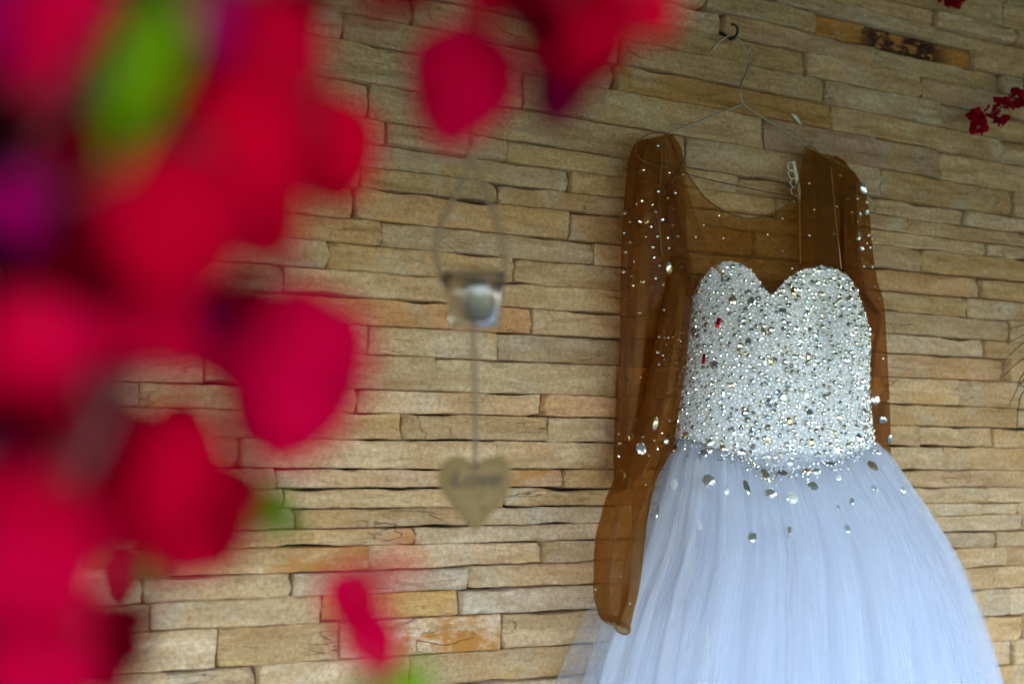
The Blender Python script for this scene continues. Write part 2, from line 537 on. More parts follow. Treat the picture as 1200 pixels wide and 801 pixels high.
lk = NT('glitter_satin')
lt = lk.n('TexCoord').outputs['UV']
sp = lk.ramp(lk.noise(lk.mapping(lt, (420, 260, 1)), 1.0, 2, 0.5), [(0.66, (0, 0, 0)), (0.72, (1, 1, 1))])
gz = lk.ramp(lk.noise(lk.mapping(lt, (7, 1.2, 1)), 1.0, 3), [(0.45, (0, 0, 0)), (0.6, (1, 1, 1))])
spm = lk.math('MULTIPLY', sp, gz)
lk.l(lk.mix(spm, (0.70, 0.70, 0.78), (0.95, 0.97, 1.0)), lk.b.inputs['Base Color'])
lk.l(lk.math('MULTIPLY', spm, 0.9), lk.b.inputs['Metallic'])
lk.l(lk.math('SUBTRACT', 0.75, lk.math('MULTIPLY', spm, 0.6)), lk.b.inputs['Roughness'])
M_LINING = lk.m

pk = NT('pearl')
pk.b.inputs['Base Color'].default_value = (0.80, 0.79, 0.84, 1)
pk.b.inputs['Roughness'].default_value = 0.28
pk.b.inputs['Coat Weight'].default_value = 0.5
pk.b.inputs['Coat Roughness'].default_value = 0.08
pkr = pk.n('NewGeometry').outputs['Random Per Island']
pk.l(pk.ramp(pkr, [(0, (0.76, 0.78, 0.88)), (0.45, (0.86, 0.87, 0.97)), (1, (0.82, 0.81, 0.86))]), pk.b.inputs['Base Color'])
M_PEARL = pk.m
ck = NT('rhinestone')
ckr = ck.n('NewGeometry').outputs['Random Per Island']
ck.l(ck.ramp(ckr, [(0, (0.92, 0.93, 0.96)), (0.30, (0.95, 0.88, 0.70)), (0.42, (0.78, 0.90, 1.0)), (0.62, (0.95, 0.95, 0.97)), (0.86, (0.55, 0.47, 0.38)), (1, (0.95, 0.92, 0.88))]), ck.b.inputs['Base Color'])
ck.b.inputs['Metallic'].default_value = 0.88
ck.b.inputs['Roughness'].default_value = 0.04
M_RHINE = ck.m
def crystal_mat(name, col, rough=0.05):
    k = NT(name)
    k.b.inputs['Base Color'].default_value = (*col, 1)
    k.b.inputs['Metallic'].default_value = 0.85
    k.b.inputs['Roughness'].default_value = rough
    return k.m
M_CR = {'w': crystal_mat('clear_crystal', (0.93, 0.94, 0.96)), 'g': crystal_mat('smoky_crystal', (0.52, 0.56, 0.57)), 'y': crystal_mat('champagne_crystal', (0.85, 0.70, 0.48)),
        'r': crystal_mat('red_crystal', (0.55, 0.02, 0.03), 0.15), 'b': crystal_mat('bronze_crystal', (0.42, 0.26, 0.15), 0.15),
        'm': simple('frosted_crystal', (0.85, 0.87, 0.92), 0.12, 0.3)}

# ------------------------------------------------------------------ dress: cross-sections solved so that the sides stand where they are seen
def solve(z, xl, xr, d0, k):
    uc, wd = P((xl + xr) / 2, 500, d0).x, 0.2
    ph = np.linspace(0, math.pi, 49)
    for _ in range(25):
        xs = [proj(Vector((uc + wd * math.cos(a), -(d0 + k * wd * math.sin(a)), z)))[0] for a in ph]
        l, r_ = min(xs), max(xs)
        wd *= (xr - xl) / (r_ - l)
        uc += ((xl + xr) - (l + r_)) / 2 / 640
    return uc, wd

dress = empty('wedding_dress', (1.12, -0.10, 0.42), 'white wedding dress with jewelled bodice, sheer brown sleeves and tulle skirt on a wire hanger', 'dress')

# bodice
BZ = [(300, 812, 998), (340, 813, 1003), (380, 808, 1008), (420, 801, 1011), (460, 795, 1015), (500, 790, 1020), (530, 788, 1024), (570, 788, 1026)]
bz = []
for y, xl, xr in BZ:
    z = P(905, y, 0.14).z
    bz.append((z, *solve(z, xl, xr, 0.022, 0.62)))
bz.sort()
BZa = np.array(bz)
TOPX = [780, 806, 812, 820, 832, 845, 856, 868, 880, 890, 900, 904, 912, 922, 935, 948, 962, 978, 992, 1001, 1006, 1012, 1050]
TOPY = [400, 378, 350, 331, 316, 308, 306, 309, 317, 330, 346, 349, 338, 327, 318, 314, 312, 315, 324, 338, 352, 372, 420]
BOTX = [770, 790, 815, 845, 870, 895, 920, 945, 970, 1000, 1024, 1050]
BOTY = [512, 512, 516, 526, 536, 546, 551, 549, 541, 532, 520, 510]
def bodice_pt(a, z):
    uc, wd = np.interp(z, BZa[:, 0], BZa[:, 1]), np.interp(z, BZa[:, 0], BZa[:, 2])
    k = 0.62
    p = Vector((uc + wd * math.cos(a), -(0.022 + k * wd * math.sin(a)), z))
    # two stiff cups
    for ca in (math.pi * 0.665, math.pi * 0.335):
        g = math.exp(-((a - ca) / 0.42) ** 2 - ((z - ZCUP) / 0.085) ** 2)
        p.y -= 0.030 * g
    g = math.exp(-((a - math.pi * .5) / 0.16) ** 2 - ((z - ZCUP - .02) / 0.07) ** 2)
    p.y += 0.022 * g
    return p
ZCUP = P(905, 385, 0.14).z
def fit_z(a, X, Y):
    z = 1.5
    for _ in range(30):
        x, y = proj(bodice_pt(a, z))
        z += (y - np.interp(x, X, Y)) / 720
    return z
NA, NB = 90, 44
bv, btop = [], []
AN = np.linspace(math.pi, 0, NA)
cols = []
for a in AN:
    zt, zb = fit_z(a, TOPX, TOPY), fit_z(a, BOTX, BOTY)
    cols.append((zt, zb))
for i in range(NB):
    for j, a in enumerate(AN):
        zt, zb = cols[j]
        bv.append(bodice_pt(a, zt + (zb - zt) * i / (NB - 1)))
bf = grid_faces(NB, NA)
btop = [(proj(bv[j])[0], bv[j]) for j in range(NA)]
me = mesh('bodice', bv, bf)
M_BODICE = simple('bodice_net', (0.50, 0.49, 0.54), 0.7)
bod = link('bodice', me, M_BODICE, dress)
md = bod.modifiers.new('thickness', 'SOLIDIFY'); md.thickness = 0.003; md.offset = -1
bvh_b = BVHTree.FromPolygons(bv, bf)
# low lining closing the back
bk = []
for i in range(8):
    for j in range(20):
        zt, zb = 1.56, cols[0][1]
        z = zt + (zb - zt) * i / 7
        uc, wd = np.interp(z, BZa[:, 0], BZa[:, 1]), np.interp(z, BZa[:, 0], BZa[:, 2])
        bk.append((uc + wd * (1 - 2 * j / 19) * -0.98, -0.021, z))
link('bodice_back', mesh('bodice_back', bk, grid_faces(8, 20)), M_BODICE, dress)

def hit(bvh, x, y):
    d = ray(x, y).normalized()
    loc, nor, idx, dist = bvh.ray_cast(CAM, d)
    if loc is None: return None, None
    if nor.dot(d) > 0: nor = -nor
    return loc, nor

# templates
def ico():
    t = (1 + 5 ** .5) / 2
    v = np.array([(-1, t, 0), (1, t, 0), (-1, -t, 0), (1, -t, 0), (0, -1, t), (0, 1, t), (0, -1, -t), (0, 1, -t), (t, 0, -1), (t, 0, 1), (-t, 0, -1), (-t, 0, 1)], float)
    v /= np.linalg.norm(v[0])
    f = [(0, 11, 5), (0, 5, 1), (0, 1, 7), (0, 7, 10), (0, 10, 11), (1, 5, 9), (5, 11, 4), (11, 10, 2), (10, 7, 6), (7, 1, 8), (3, 9, 4), (3, 4, 2), (3, 2, 6), (3, 6, 8), (3, 8, 9), (4, 9, 5), (2, 4, 11), (6, 2, 10), (8, 6, 7), (9, 8, 1)]
    v = [tuple(q) for q in v]
    cache, f2 = {}, []
    def mid(a, b):
        k = (min(a, b), max(a, b))
        if k not in cache:
            m = (np.array(v[a]) + np.array(v[b])); m /= np.linalg.norm(m)
            v.append(tuple(m)); cache[k] = len(v) - 1
        return cache[k]
    for a, b, c in f:
        ab, bc, ca = mid(a, b), mid(b, c), mid(c, a)
        f2 += [(a, ab, ca), (b, bc, ab), (c, ca, bc), (ab, bc, ca)]
    return np.array(v), np.array(f2)
ICO_V, ICO_F = ico()
def gem_template(n=8):
    v = [(0.0, 0.0, 0.62)]
    for k in range(n):
        a = 2 * math.pi * k / n
        v.append((0.52 * math.cos(a), 0.52 * math.sin(a), 0.56))
    for k in range(n):
        a = 2 * math.pi * (k + .5) / n
        v.append((0.82 * math.cos(a), 0.82 * math.sin(a), 0.36))
    for k in range(n):
        a = 2 * math.pi * k / n
        v.append((math.cos(a), math.sin(a), 0.08))
    for k in range(n):
        a = 2 * math.pi * k / n
        v.append((0.9 * math.cos(a), 0.9 * math.sin(a), -0.25))
    f = []
    T, K, G, B = 1, 1 + n, 1 + 2 * n, 1 + 3 * n
    for k in range(n):
        m = (k + 1) % n
        f += [(0, T + k, T + m), (T + k, K + k, T + m), (T + k, G + k, K + k), (T + m, K + k, G + m), (K + k, G + k, G + m), (G + k, B + k, G + m), (G + m, B + k, B + m)]
    return np.array(v), np.array(f)
GEM_V, GEM_F = gem_template(8)
GEM6_V, GEM6_F = gem_template(5)
def bag_template():
    v = []
    for z, s, t in ((-0.3, 1, 1), (0.35, 1, 1), (0.75, 0.78, 0.45)):
        v += [(-s, -t, z), (s, -t, z), (s, t, z), (-s, t, z)]
    f = []
    for k in range(4):
        m = (k + 1) % 4
        f += [(k, m, 4 + m, 4 + k), (4 + k, 4 + m, 8 + m, 8 + k)]
    f.append((8, 9, 10, 11))
    return np.array(v), f
BAG_V, BAG_F = bag_template()

def frame(n, spin=0.0):
    n = Vector(n).normalized()
    t = Vector((0, 0, 1)) - n * n.z
    t = t.normalized() if t.length > 1e-4 else Vector((1, 0, 0))
    s = t.cross(n)
    c, q = math.cos(spin), math.sin(spin)
    return np.array([list(s * c + t * q), list(t * c - s * q), list(n)])      # rows: across, along, out

class Bag:
    """collects many copies of a template into one mesh"""
    def __init__(self): self.V, self.F, self.n = [], [], 0
    def add(self, tv, tf, pos, fr, scale):
        self.V.append((tv * np.array(scale)) @ fr + np.array(pos))
        self.F.append(np.array(tf) + self.n)
        self.n += len(tv)
    def build(self, name, mat, parent, smooth):
        V, F = np.vstack(self.V), np.vstack(self.F)
        me = bpy.data.meshes.new(name)
        me.vertices.add(len(V)); me.vertices.foreach_set('co', V.astype(np.float32).ravel())
        me.loops.add(F.size); me.loops.foreach_set('vertex_index', F.astype(np.int32).ravel())
        me.polygons.add(len(F))
        me.polygons.foreach_set('loop_start', np.arange(0, F.size, F.shape[1], dtype=np.int32))
        me.polygons.foreach_set('use_smooth', np.full(len(F), smooth))
        me.update(calc_edges=True)
        return tag(link(name, me, mat, parent), kind='stuff')

pearls, stones_small = Bag(), Bag()
# lay beads row by row over the bodice
def bpos(s, t):
    """s across 0..1, t down 0..1 on the bodice grid"""
    a = math.pi * (1 - s)
    zt = np.interp(a, AN[::-1], [c[0] for c in cols][::-1]); zb = np.interp(a, AN[::-1], [c[1] for c in cols][::-1])
    z = zt + (zb - zt) * t
    p = bodice_pt(a, z)
    px = bodice_pt(min(a + .01, math.pi), z) - bodice_pt(max(a - .01, 0), z)
    pz = bodice_pt(a, z + .003) - bodice_pt(a, z - .003)
    n = px.cross(pz)
    return p, -n.normalized()
beads = []
cell = {}
def free(p, r):
    k = (int(p.x / .006), int(p.y / .006), int(p.z / .006))
    for i in (-1, 0, 1):
        for j in (-1, 0, 1):
            for l in (-1, 0, 1):
                for q, rq in cell.get((k[0] + i, k[1] + j, k[2] + l), ()):
                    if (q - p).length < (r + rq) * 0.92: return False
    cell.setdefault(k, []).append((p, r))
    return True
for rad, tries, kind in ((0.0052, 160, 'c'), (0.0043, 420, 'c'), (0.0034, 1700, 'c'), (0.0027, 8000, 'p'), (0.0026, 3000, 'c'), (0.0022, 12000, 'p'), (0.0016, 26000, 'p'), (0.0012, 16000, 'p')):
    for _ in range(tries):
        s, t = random.random(), random.random()
        p, n = bpos(s, t)
        r0 = rad * random.uniform(0.88, 1.1)
        if s < 0.22: r0 *= 0.82
        if not free(p, r0): continue
        if kind == 'p':
            pearls.add(ICO_V, ICO_F, p + n * r0 * 0.8, frame(n), (r0, r0, r0))
        else:
            nn = (n + Vector((random.gauss(0, .25), random.gauss(0, .25), random.gauss(0, .25)))).normalized()
            stones_small.add(GEM6_V, GEM6_F, p + n * r0 * 0.7, frame(nn, random.random() * 6), (r0 * 1.1, r0 * 1.1, r0 * 1.2))

# skirt ---------------------------------------------------------------
K_TOP = 0.60
def skirt_layer(name, rows, k, mat, seed, amp, freqs, d0, top_lift=0.0, nphi=420, nz=54, phi0=0.0, phi1=math.pi):
    prof = []
    for y, xl, xr in rows:
        z = P(905, y, 0.14).z
        kk = k * float(np.interp(y, [505, 560, 640], [K_TOP, .84, 1.0]))
        prof.append((z, *solve(z, xl, xr, d0, kk), kk))
    prof.append((0.43, prof[-1][1] + (prof[-1][1] - prof[-2][1]) * .6, prof[-1][2] + 0.10, k))
    prof.sort()
    A = np.array(prof)
    zs_dense = np.linspace(A[0, 0], A[-1, 0], 200)
    sm = spline(A, 400)
    zt, zb = A[-1, 0], 0.43
    rs = random.Random(seed)
    GA = rs.choice([31, 37, 43])
    ph = [[rs.uniform(0, 6.28), rs.uniform(.7, 1.3), rs.uniform(-1, 1)] for _ in freqs]
    V, U = [], []
    for i in range(nz):
        t = i / (nz - 1)
        t2 = t ** 1.25
        z = zt + (zb - zt) * t2
        uc, wd = np.interp(z, sm[:, 0], sm[:, 1]), np.interp(z, sm[:, 0], sm[:, 2])
        kz = np.interp(z, sm[:, 0], sm[:, 3])
        g = min(1.0, (0.10 + 2.2 * t2)) * amp
        for j in range(nphi):
            s = j / (nphi - 1)
            a = phi1 + (phi0 - phi1) * s
            # gathered folds: sharp ridges that wander and split as they fall
            wob = 0.9 * noise.noise((a * 3.0 + seed, z * 2.2, 3.1)) + 0.35 * noise.noise((a * 8.0, z * 4.0 + seed, 1.1))
            q = 0.0
            for fz, (p0, am, dr) in zip(freqs, ph):
                q += am * (1 - 2 * abs(math.sin(fz * a * .5 + p0 + wob * (0.6 + fz * .03) + dr * t2 * 1.5))) / (fz ** .5) * 2.2
            q *= 0.6 + 0.8 * noise.noise((a * 5 + seed * 2, z * 3, 9.0))
            dr_ = g * q
            edge = min(1, math.sin(a) * 6 + 0.25)
            rr = wd + dr_ * edge
            gn = max(0.0, .35 + 1.3 * noise.noise((a * 4 + seed * 3, z * 1.6, 4.4)))
            fa = GA * a + 3.0 * noise.noise((a * 2.5, z * 1.8 + seed, 6.6))
            a2 = a + gn * (1.25 / GA) * math.sin(fa) * math.sin(a)
            rr += gn * .017 * math.cos(fa) * min(1, .35 + 1.2 * t2)
            x = uc + rr * math.cos(a2)
            yy = -(d0 + max(0.004, kz * rr * math.sin(a2) + dr_ * 0.35))
            V.append((x, yy, z)); U.append((s, t2))
    F = grid_faces(nz, nphi)
    o = link(name, mesh(name, V, F, True, U), mat, dress)
    return o, BVHTree.FromPolygons([Vector(v) for v in V], F)
ROWS_IN = [(508, 798, 1018), (520, 793, 1022), (535, 787, 1032), (560, 779, 1044), (600, 768, 1063), (650, 752, 1084), (700, 732, 1101), (750, 714, 1116), (801, 699, 1128), (900, 670, 1150), (1050, 630, 1178)]
ROWS_MID = [(508, 794, 1021), (518, 788, 1028), (533, 779, 1043), (560, 769, 1056), (600, 756, 1078), (650, 737, 1102), (700, 713, 1122), (750, 694, 1138), (801, 677, 1151), (900, 637, 1184), (1050, 590, 1214)]
ROWS_OUT = [(508, 792, 1022), (517, 787, 1030), (531, 777, 1045), (560, 764, 1063), (600, 748, 1089), (650, 722, 1118), (700, 692, 1139), (750, 668, 1156), (801, 645, 1171), (900, 604, 1197), (1050, 555, 1230)]
skirt_layer('skirt_lining', ROWS_IN, 0.60, M_LINING, 3, 0.030, [9, 21], 0.020)
skirt_layer('tulle_layer', ROWS_IN, 0.72, M_TULLE, 5, 0.034, [11, 25, 58], 0.020)
o_mid, bvh_mid = skirt_layer('tulle_layer', ROWS_MID, 0.76, M_TULLE, 8, 0.036, [9, 20, 47], 0.019)
o_out, bvh_out = skirt_layer('tulle_layer', ROWS_OUT, 0.80, M_TULLE_OUT, 13, 0.028, [8, 19, 41], 0.018)
o_out, bvh_out2 = skirt_layer('tulle_layer', ROWS_OUT, 0.84, M_TULLE_OUT, 21, 0.030, [7, 16, 34], 0.017)

# sleeves ---------------------------------------------------------------
def sleeve(name, LR, mat, seed, wr=0.004, nphi=160, nt=90, power=1.0):
    """LR rows: left px (x,y), depth, right px (x,y), depth, thickness"""
    S_ = spline([[*P(a, b, c), *P(d, e, f), g] for (a, b, c, d, e, f, g) in LR], nt)
    V, U = [], []
    for i, r in enumerate(S_):
        Lp, Rp, th = Vector(r[:3]), Vector(r[3:6]), max(0.003, r[6])
        mid, half = (Lp + Rp) / 2, (Rp - Lp) / 2
        nrm = half.cross(Vector((0, 0, 1))).normalized()
        if nrm.y > 0: nrm = -nrm
        t = i / (nt - 1)
        for j in range(nphi):
            a = 2 * math.pi * j / nphi
            c, s = math.cos(a), math.sin(a)
            fold = wr * (1 - 2 * abs(math.sin(c * 4.2 + 2.5 * noise.noise((c * 1.2 + seed, t * 3.2, s * .4)) + seed))) + wr * .7 * noise.noise((c * 3 + seed, t * 7, s))
            fa = 5.0 * a + 5.0 * noise.noise((c * .6 + seed, t * 2.4, 3.3)) + 4.0 * t
            fw = max(0.0, .10 + .16 * noise.noise((c * .9, t * 3.0 + seed * 3, 7.7))) * (1 - c * c)
            V.append(mid + half * (c + fw * math.sin(fa)) + nrm * (s * th + fold * (1 - abs(c)) ** .4 + .010 * fw * 4 * math.cos(fa) * (1 if s > 0 else -1)))
            U.append((j / nphi, t))
    F = grid_faces(nt, nphi, True)
    o = link(name, mesh(name, V, F, True, U), mat, dress)
    return o, BVHTree.FromPolygons([Vector(v) for v in V], F)

SL_L = [(750, 164, .045, 785, 158, .040, .016), (742, 180, .050, 797, 178, .036, .020), (736, 215, .052, 800, 215, .030, .020), (732, 260, .055, 803, 258, .026, .020), (729, 310, .055, 803, 306, .022, .018),
        (728, 360, .052, 798, 356, .020, .016), (727, 420, .050, 787, 416, .018, .015), (725, 470, .048, 778, 466, .018, .015), (723, 515, .048, 768, 512, .020, .015), (722, 555, .050, 752, 548, .030, .012), (722, 578, .052, 738, 568, .040, .006)]
sl_l, bvh_sl = sleeve('sleeve', SL_L, M_SHEER, 2.0, 0.0045)
SL_F = [(786, 300, .050, 806, 300, .040, .006), (783, 335, .060, 808, 335, .034, .012), (776, 385, .070, 803, 380, .024, .014), (767, 432, .080, 797, 425, .024, .016), (757, 480, .088, 789, 470, .026, .017), (742, 524, .100, 781, 512, .044, .019), (724, 566, .112, 769, 545, .082, .022),
        (708, 602, .122, 762, 575, .115, .025), (700, 645, .128, 755, 625, .134, .025), (697, 690, .132, 748, 684, .142, .022), (701, 716, .134, 742, 718, .144, .015), (705, 725, .134, 738, 738, .144, .008)]
sl_f, bvh_sf = sleeve('sleeve_fold', SL_F, M_SHEER, 7.0, 0.005)
SL_R = [(950, 176, .032, 985, 192, .026, .010), (955, 186, .032, 1003, 206, .024, .014), (958, 230, .030, 1014, 232, .022, .018), (960, 280, .030, 1020, 280, .021, .018), (962, 330, .028, 1027, 326, .020, .016),
        (965, 360, .026, 1035, 356, .020, .016), (968, 410, .024, 1038, 402, .020, .015), (970, 460, .022, 1041, 452, .020, .015), (972, 500, .020, 1043, 500, .020, .014), (974, 540, .018, 1043, 536, .020, .012)]
sl_r, bvh_sr = sleeve('sleeve', SL_R, M_SHEER, 5.0, 0.0035)

# sheer yoke over the bust and the doubled shoulder panels ---------------
NECKX = [786, 798, 812, 830, 855, 880, 905, 922, 930, 936, 940, 946, 975, 1003]
NECKY = [160, 190, 213, 235, 250, 256, 250, 240, 229, 212, 192, 171, 188, 207]
tx = np.array([q[0] for q in btop]); td = np.array([-q[1].y for q in btop])
od = np.argsort(tx)
def panel(name, x0, x1, topf, botf, dtop, dbot, mat, nx=60, ny=24, wr=0.002, seed=0):
    V, U = [], []
    for i in range(ny):
        t = i / (ny - 1)
        for j in range(nx):
            s = j / (nx - 1)
            x = x0 + (x1 - x0) * s
            yt, yb = topf(x), botf(x)
            y = yt + (yb - yt) * t
            d0, d1 = dtop(x), dbot(x)
            d = d0 + (d1 - d0) * t ** 1.4 + wr * noise.noise((x * .05 + seed, y * .02, 1)) + wr * (1 - 2 * abs(math.sin(x * .09 + y * .05 + seed))) * (1 - t) * .6
            V.append(P(x, y, d)); U.append((s, t))
    F = grid_faces(ny, nx)
    return link(name, mesh(name, V, F, True, U), mat, dress), BVHTree.FromPolygons(V, F)
sweet = lambda x: float(np.interp(x, TOPX, TOPY)) + 7
yoke, bvh_y = panel('yoke', 786, 1004, lambda x: float(np.interp(x, NECKX, NECKY)), sweet, lambda x: .050, lambda x: float(np.interp(x, tx[od], td[od])) - .004, M_YOKE, 90, 30)
panel('shoulder_panel', 936, 1004, lambda x: float(np.interp(x, NECKX, NECKY)) + 2, lambda x: 372.0, lambda x: .034, lambda x: .024, M_SHEER, 30, 20, seed=4)
def drape(name, pts, wpx, d, mat):
    c = spline([(x, y) for x, y in pts], 30)
    V, U = [], []
    for i, (x, y) in enumerate(c):
        t = i / 29
        e = wpx * (0.3 + math.sin(math.pi * (.15 + .8 * t)))
        q = c[min(i + 1, 29)] - c[max(i - 1, 0)]
        q = q / np.linalg.norm(q)
        for j in range(7):
            f = j / 6 * 2 - 1
            dd = d(t) + .004 * (1 - f * f)
            V.append(P(x - q[1] * e * f, y + q[0] * e * f, dd)); U.append((j / 6, t))
    return link(name, mesh(name, V, grid_faces(30, 7), True, U), mat, dress)
drape('draped_fold', ((797, 196), (806, 240), (826, 290), (846, 322)), 4, lambda t: .058 + .05 * t, M_YOKE)
drape('draped_fold', ((783, 215), (790, 258), (803, 300), (815, 345)), 5, lambda t: .058 + .006 * t, M_SHEER)
drape('draped_fold', ((760, 200), (756, 300), (748, 420), (736, 520)), 5, lambda t: .074, M_YOKE)
drape('draped_fold', ((748, 190), (742, 250), (738, 330), (734, 420), (731, 500)), 2.2, lambda t: .078, M_SHEER)
drape('draped_fold', ((797, 335), (793, 400), (783, 460), (768, 520), (748, 566)), 3, lambda t: .072 + .06 * t, M_YOKE)
drape('draped_fold', ((740, 560), (722, 610), (713, 660), (712, 715)), 3, lambda t: .128 + .022 * t, M_YOKE)
drape('draped_fold', ((1000, 215), (1004, 280), (1012, 345), (1030, 372), (1024, 410), (1020, 470)), 2.6, lambda t: .045, M_SHEER)
drape('draped_fold', ((1008, 340), (1020, 356), (1031, 368)), 2.4, lambda t: .046, M_SHEER)
drape('cuff', ((702, 716), (711, 724), (722, 728), (730, 736), (737, 738)), 4.5, lambda t: .150, M_SHEER)
tube('cuff_roll', [P(x, y, .156) for x, y in ((719, 729), (722, 737), (730, 742), (737, 741), (738, 733), (733, 729))], .0016, M_BROWN, dress, 6, 20)
drape('draped_fold', ((764, 566), (744, 620), (733, 670), (728, 722)), 3, lambda t: .148 + .004 * t, M_YOKE)

pts = [P(x, y, .0515) for x, y in zip(NECKX[:10], NECKY[:10])]
tube('neckline_binding', pts, 0.0011, M_BROWN, dress, 6, 60)
tube('armhole_seam', [P(x, y, .056) for x, y in ((799, 190), (792, 206), (781, 222), (770, 238), (766, 262))], 0.0015, M_BROWN, dress, 6, 24)
tube('armhole_binding', [P(x, y, d) for x, y, d in ((784, 157, .056), (765, 156, .06), (751, 163, .064), (745, 176, .066), (750, 186, .066), (766, 194, .062), (784, 197, .060), (797, 195, .056))], 0.0009, M_BROWN, dress, 6, 40)
tube('shoulder_edge', [P(x, y, .037) for x, y in ((940, 196), (946, 171), (965, 183), (985, 194), (1002, 206), (1012, 224))], 0.0012, M_BROWN, dress, 6, 30)
tube('seam_tape', [P(x, y, d) for x, y, d in ((937, 226, .054), (937, 260, .062), (938, 308, .095))], 0.0016, M_SEAM, dress, 6, 20)
tube('seam_tape', [P(x, y, d) for x, y, d in ((974, 196, .050), (977, 230, .055), (980, 262, .066), (986, 315, .090))], 0.0010, M_SEAM, dress, 6, 20)
tube('seam_tape', [P(x, y, .062) for x, y in ((776, 176), (774, 210), (772, 250), (775, 300))], 0.0016, M_BROWN, dress, 6, 20)
# loops of the back fastening, seen at the neck edge
tube('loop_strip', [P(x, y, .034) for x, y in ((930, 189), (933, 205), (936, 222), (937, 236))], [.0028, .0034, .0034, .002], M_WHITE, dress, 6, 16)
for (x, y) in ((930, 192), (931, 201), (933, 211), (934, 221)):
    tube('button_loop', [P(x + 1, y, .036), P(x - 4, y - 2, .036), P(x - 7, y + 2, .036), P(x - 5, y + 7, .036), P(x + 1, y + 9, .036)], 0.0008, M_WHITE, dress, 5, 14)

# rhinestones on the mesh and crystals --------------------------------------
def scat(bvh, pts, k, ox, oy, r=0.0032):
    for (a, b) in pts:
        x, y = a / k + ox, b / k + oy
        loc, n = hit(bvh, x, y)
        if loc is None: continue
        nn = (n + Vector((random.gauss(0, .2), random.gauss(0, .2), random.gauss(0, .2)))).normalized()
        rr = r * random.uniform(.65, 1.2)
        stones_small.add(GEM6_V, GEM6_F, loc + n * .001, frame(nn, random.random() * 6), (rr, rr, rr * 1.2))
scat(bvh_sl, [(121, 397), (150, 383), (91, 481), (93, 575), (111, 667), (150, 697), (98, 735), (105, 778), (149, 762), (225, 338), (197, 400), (208, 431), (242, 470), (220, 547), (190, 503), (166, 550), (197, 598), (202, 648), (229, 686), (210, 745), (247, 775), (268, 555), (273, 603), (287, 497), (315, 545), (341, 623), (292, 417), (264, 370), (300, 343), (275, 250), (220, 123), (155, 238), (72, 440), (67, 533), (70, 622), (62, 715), (193, 790), (140, 480)], 4.005, 715, 140)
scat(bvh_sl, [(143, 12), (192, 37), (149, 52), (180, 168), (183, 443), (94, 725), (93, 780), (92, 685)], 3.638, 700, 320)
scat(bvh_sf, [(279, 49), (245, 22), (279, 49), (229, 64), (149, 52), (180, 168), (183, 443), (260, 388), (258, 338), (264, 272), (285, 158), (253, 122), (304, 628), (273, 682), (192, 698), (238, 712), (252, 750), (217, 778), (94, 725), (93, 780), (92, 685)], 3.638, 700, 320)
scat(bvh_sf, [(random.uniform(775, 803), random.uniform(385, 480)) for _ in range(34)], 1, 0, 0, .0011)
scat(bvh_sf, [(727, 639), (727.5, 675), (738, 707), (739, 594), (699, 690), (757, 568)], 1, 0, 0, .0022)
scat(bvh_y, [(338 / 4.005 + 715, 258 / 4.005 + 140), (439 / 4.005 + 715, 348 / 4.005 + 140), (380 / 4.005 + 715, 245), (824, 264), (815, 278), (868, 291), (847, 279), (877, 265), (842, 253), (890, 307), (897, 337), (825, 227),
             (916, 256), (917, 294), (928, 315), (948, 215), (954, 246), (980, 242), (948, 276), (977, 274), (931, 236), (899, 275)], 1, 0, 0, .0022)
scat(bvh_sr, [(417, 342), (432, 372), (470, 514), (510, 520), (498, 452), (454, 452), (450, 570), (515, 685), (456, 655), (540, 468), (545, 625), (540, 660), (527, 768), (497, 560), (540, 570), (548, 620), (556, 680), (566, 770)], 4, 880, 120)
scat(bvh_sr, [(1021, 280), (1024, 300), (1025, 335), (1030, 350), (1034, 420), (1040, 470), (1018, 458)], 1, 0, 0, .0018)

GEM_ME = {}
def crystal(bvh, x, y, wpx, hpx, mat='w', tilt=0.0, kind='gem', lift=0.0012, jit=.18):
    loc, n = hit(bvh, x, y)
    if loc is None: return
    sc = (loc - CAM).dot(FW) / FP
    key = (kind, mat)
    if key not in GEM_ME:
        tv, tf = (BAG_V, BAG_F) if kind == 'bag' else (GEM_V, GEM_F)
        GEM_ME[key] = mesh('crystal', tv, tf, False)
        GEM_ME[key].materials.append(M_CR[mat])
    o = bpy.data.objects.new('crystal', GEM_ME[key])
    COL.objects.link(o)
    o.parent = dress
    nn = (n * .75 + (CAM - loc).normalized() * .25 + Vector((random.gauss(0, jit), random.gauss(0, jit), random.gauss(0, jit)))).normalized()
    fr = frame(nn, tilt)
    from mathutils import Matrix
    a, b = wpx * sc, hpx * sc
    m = Matrix((Vector(fr[0]) * a, Vector(fr[1]) * b, Vector(fr[2]) * min(a, b) * .75)).transposed().to_4x4()
    m.translation = loc + n * lift - dress.location
    o.matrix_basis = m
    return o
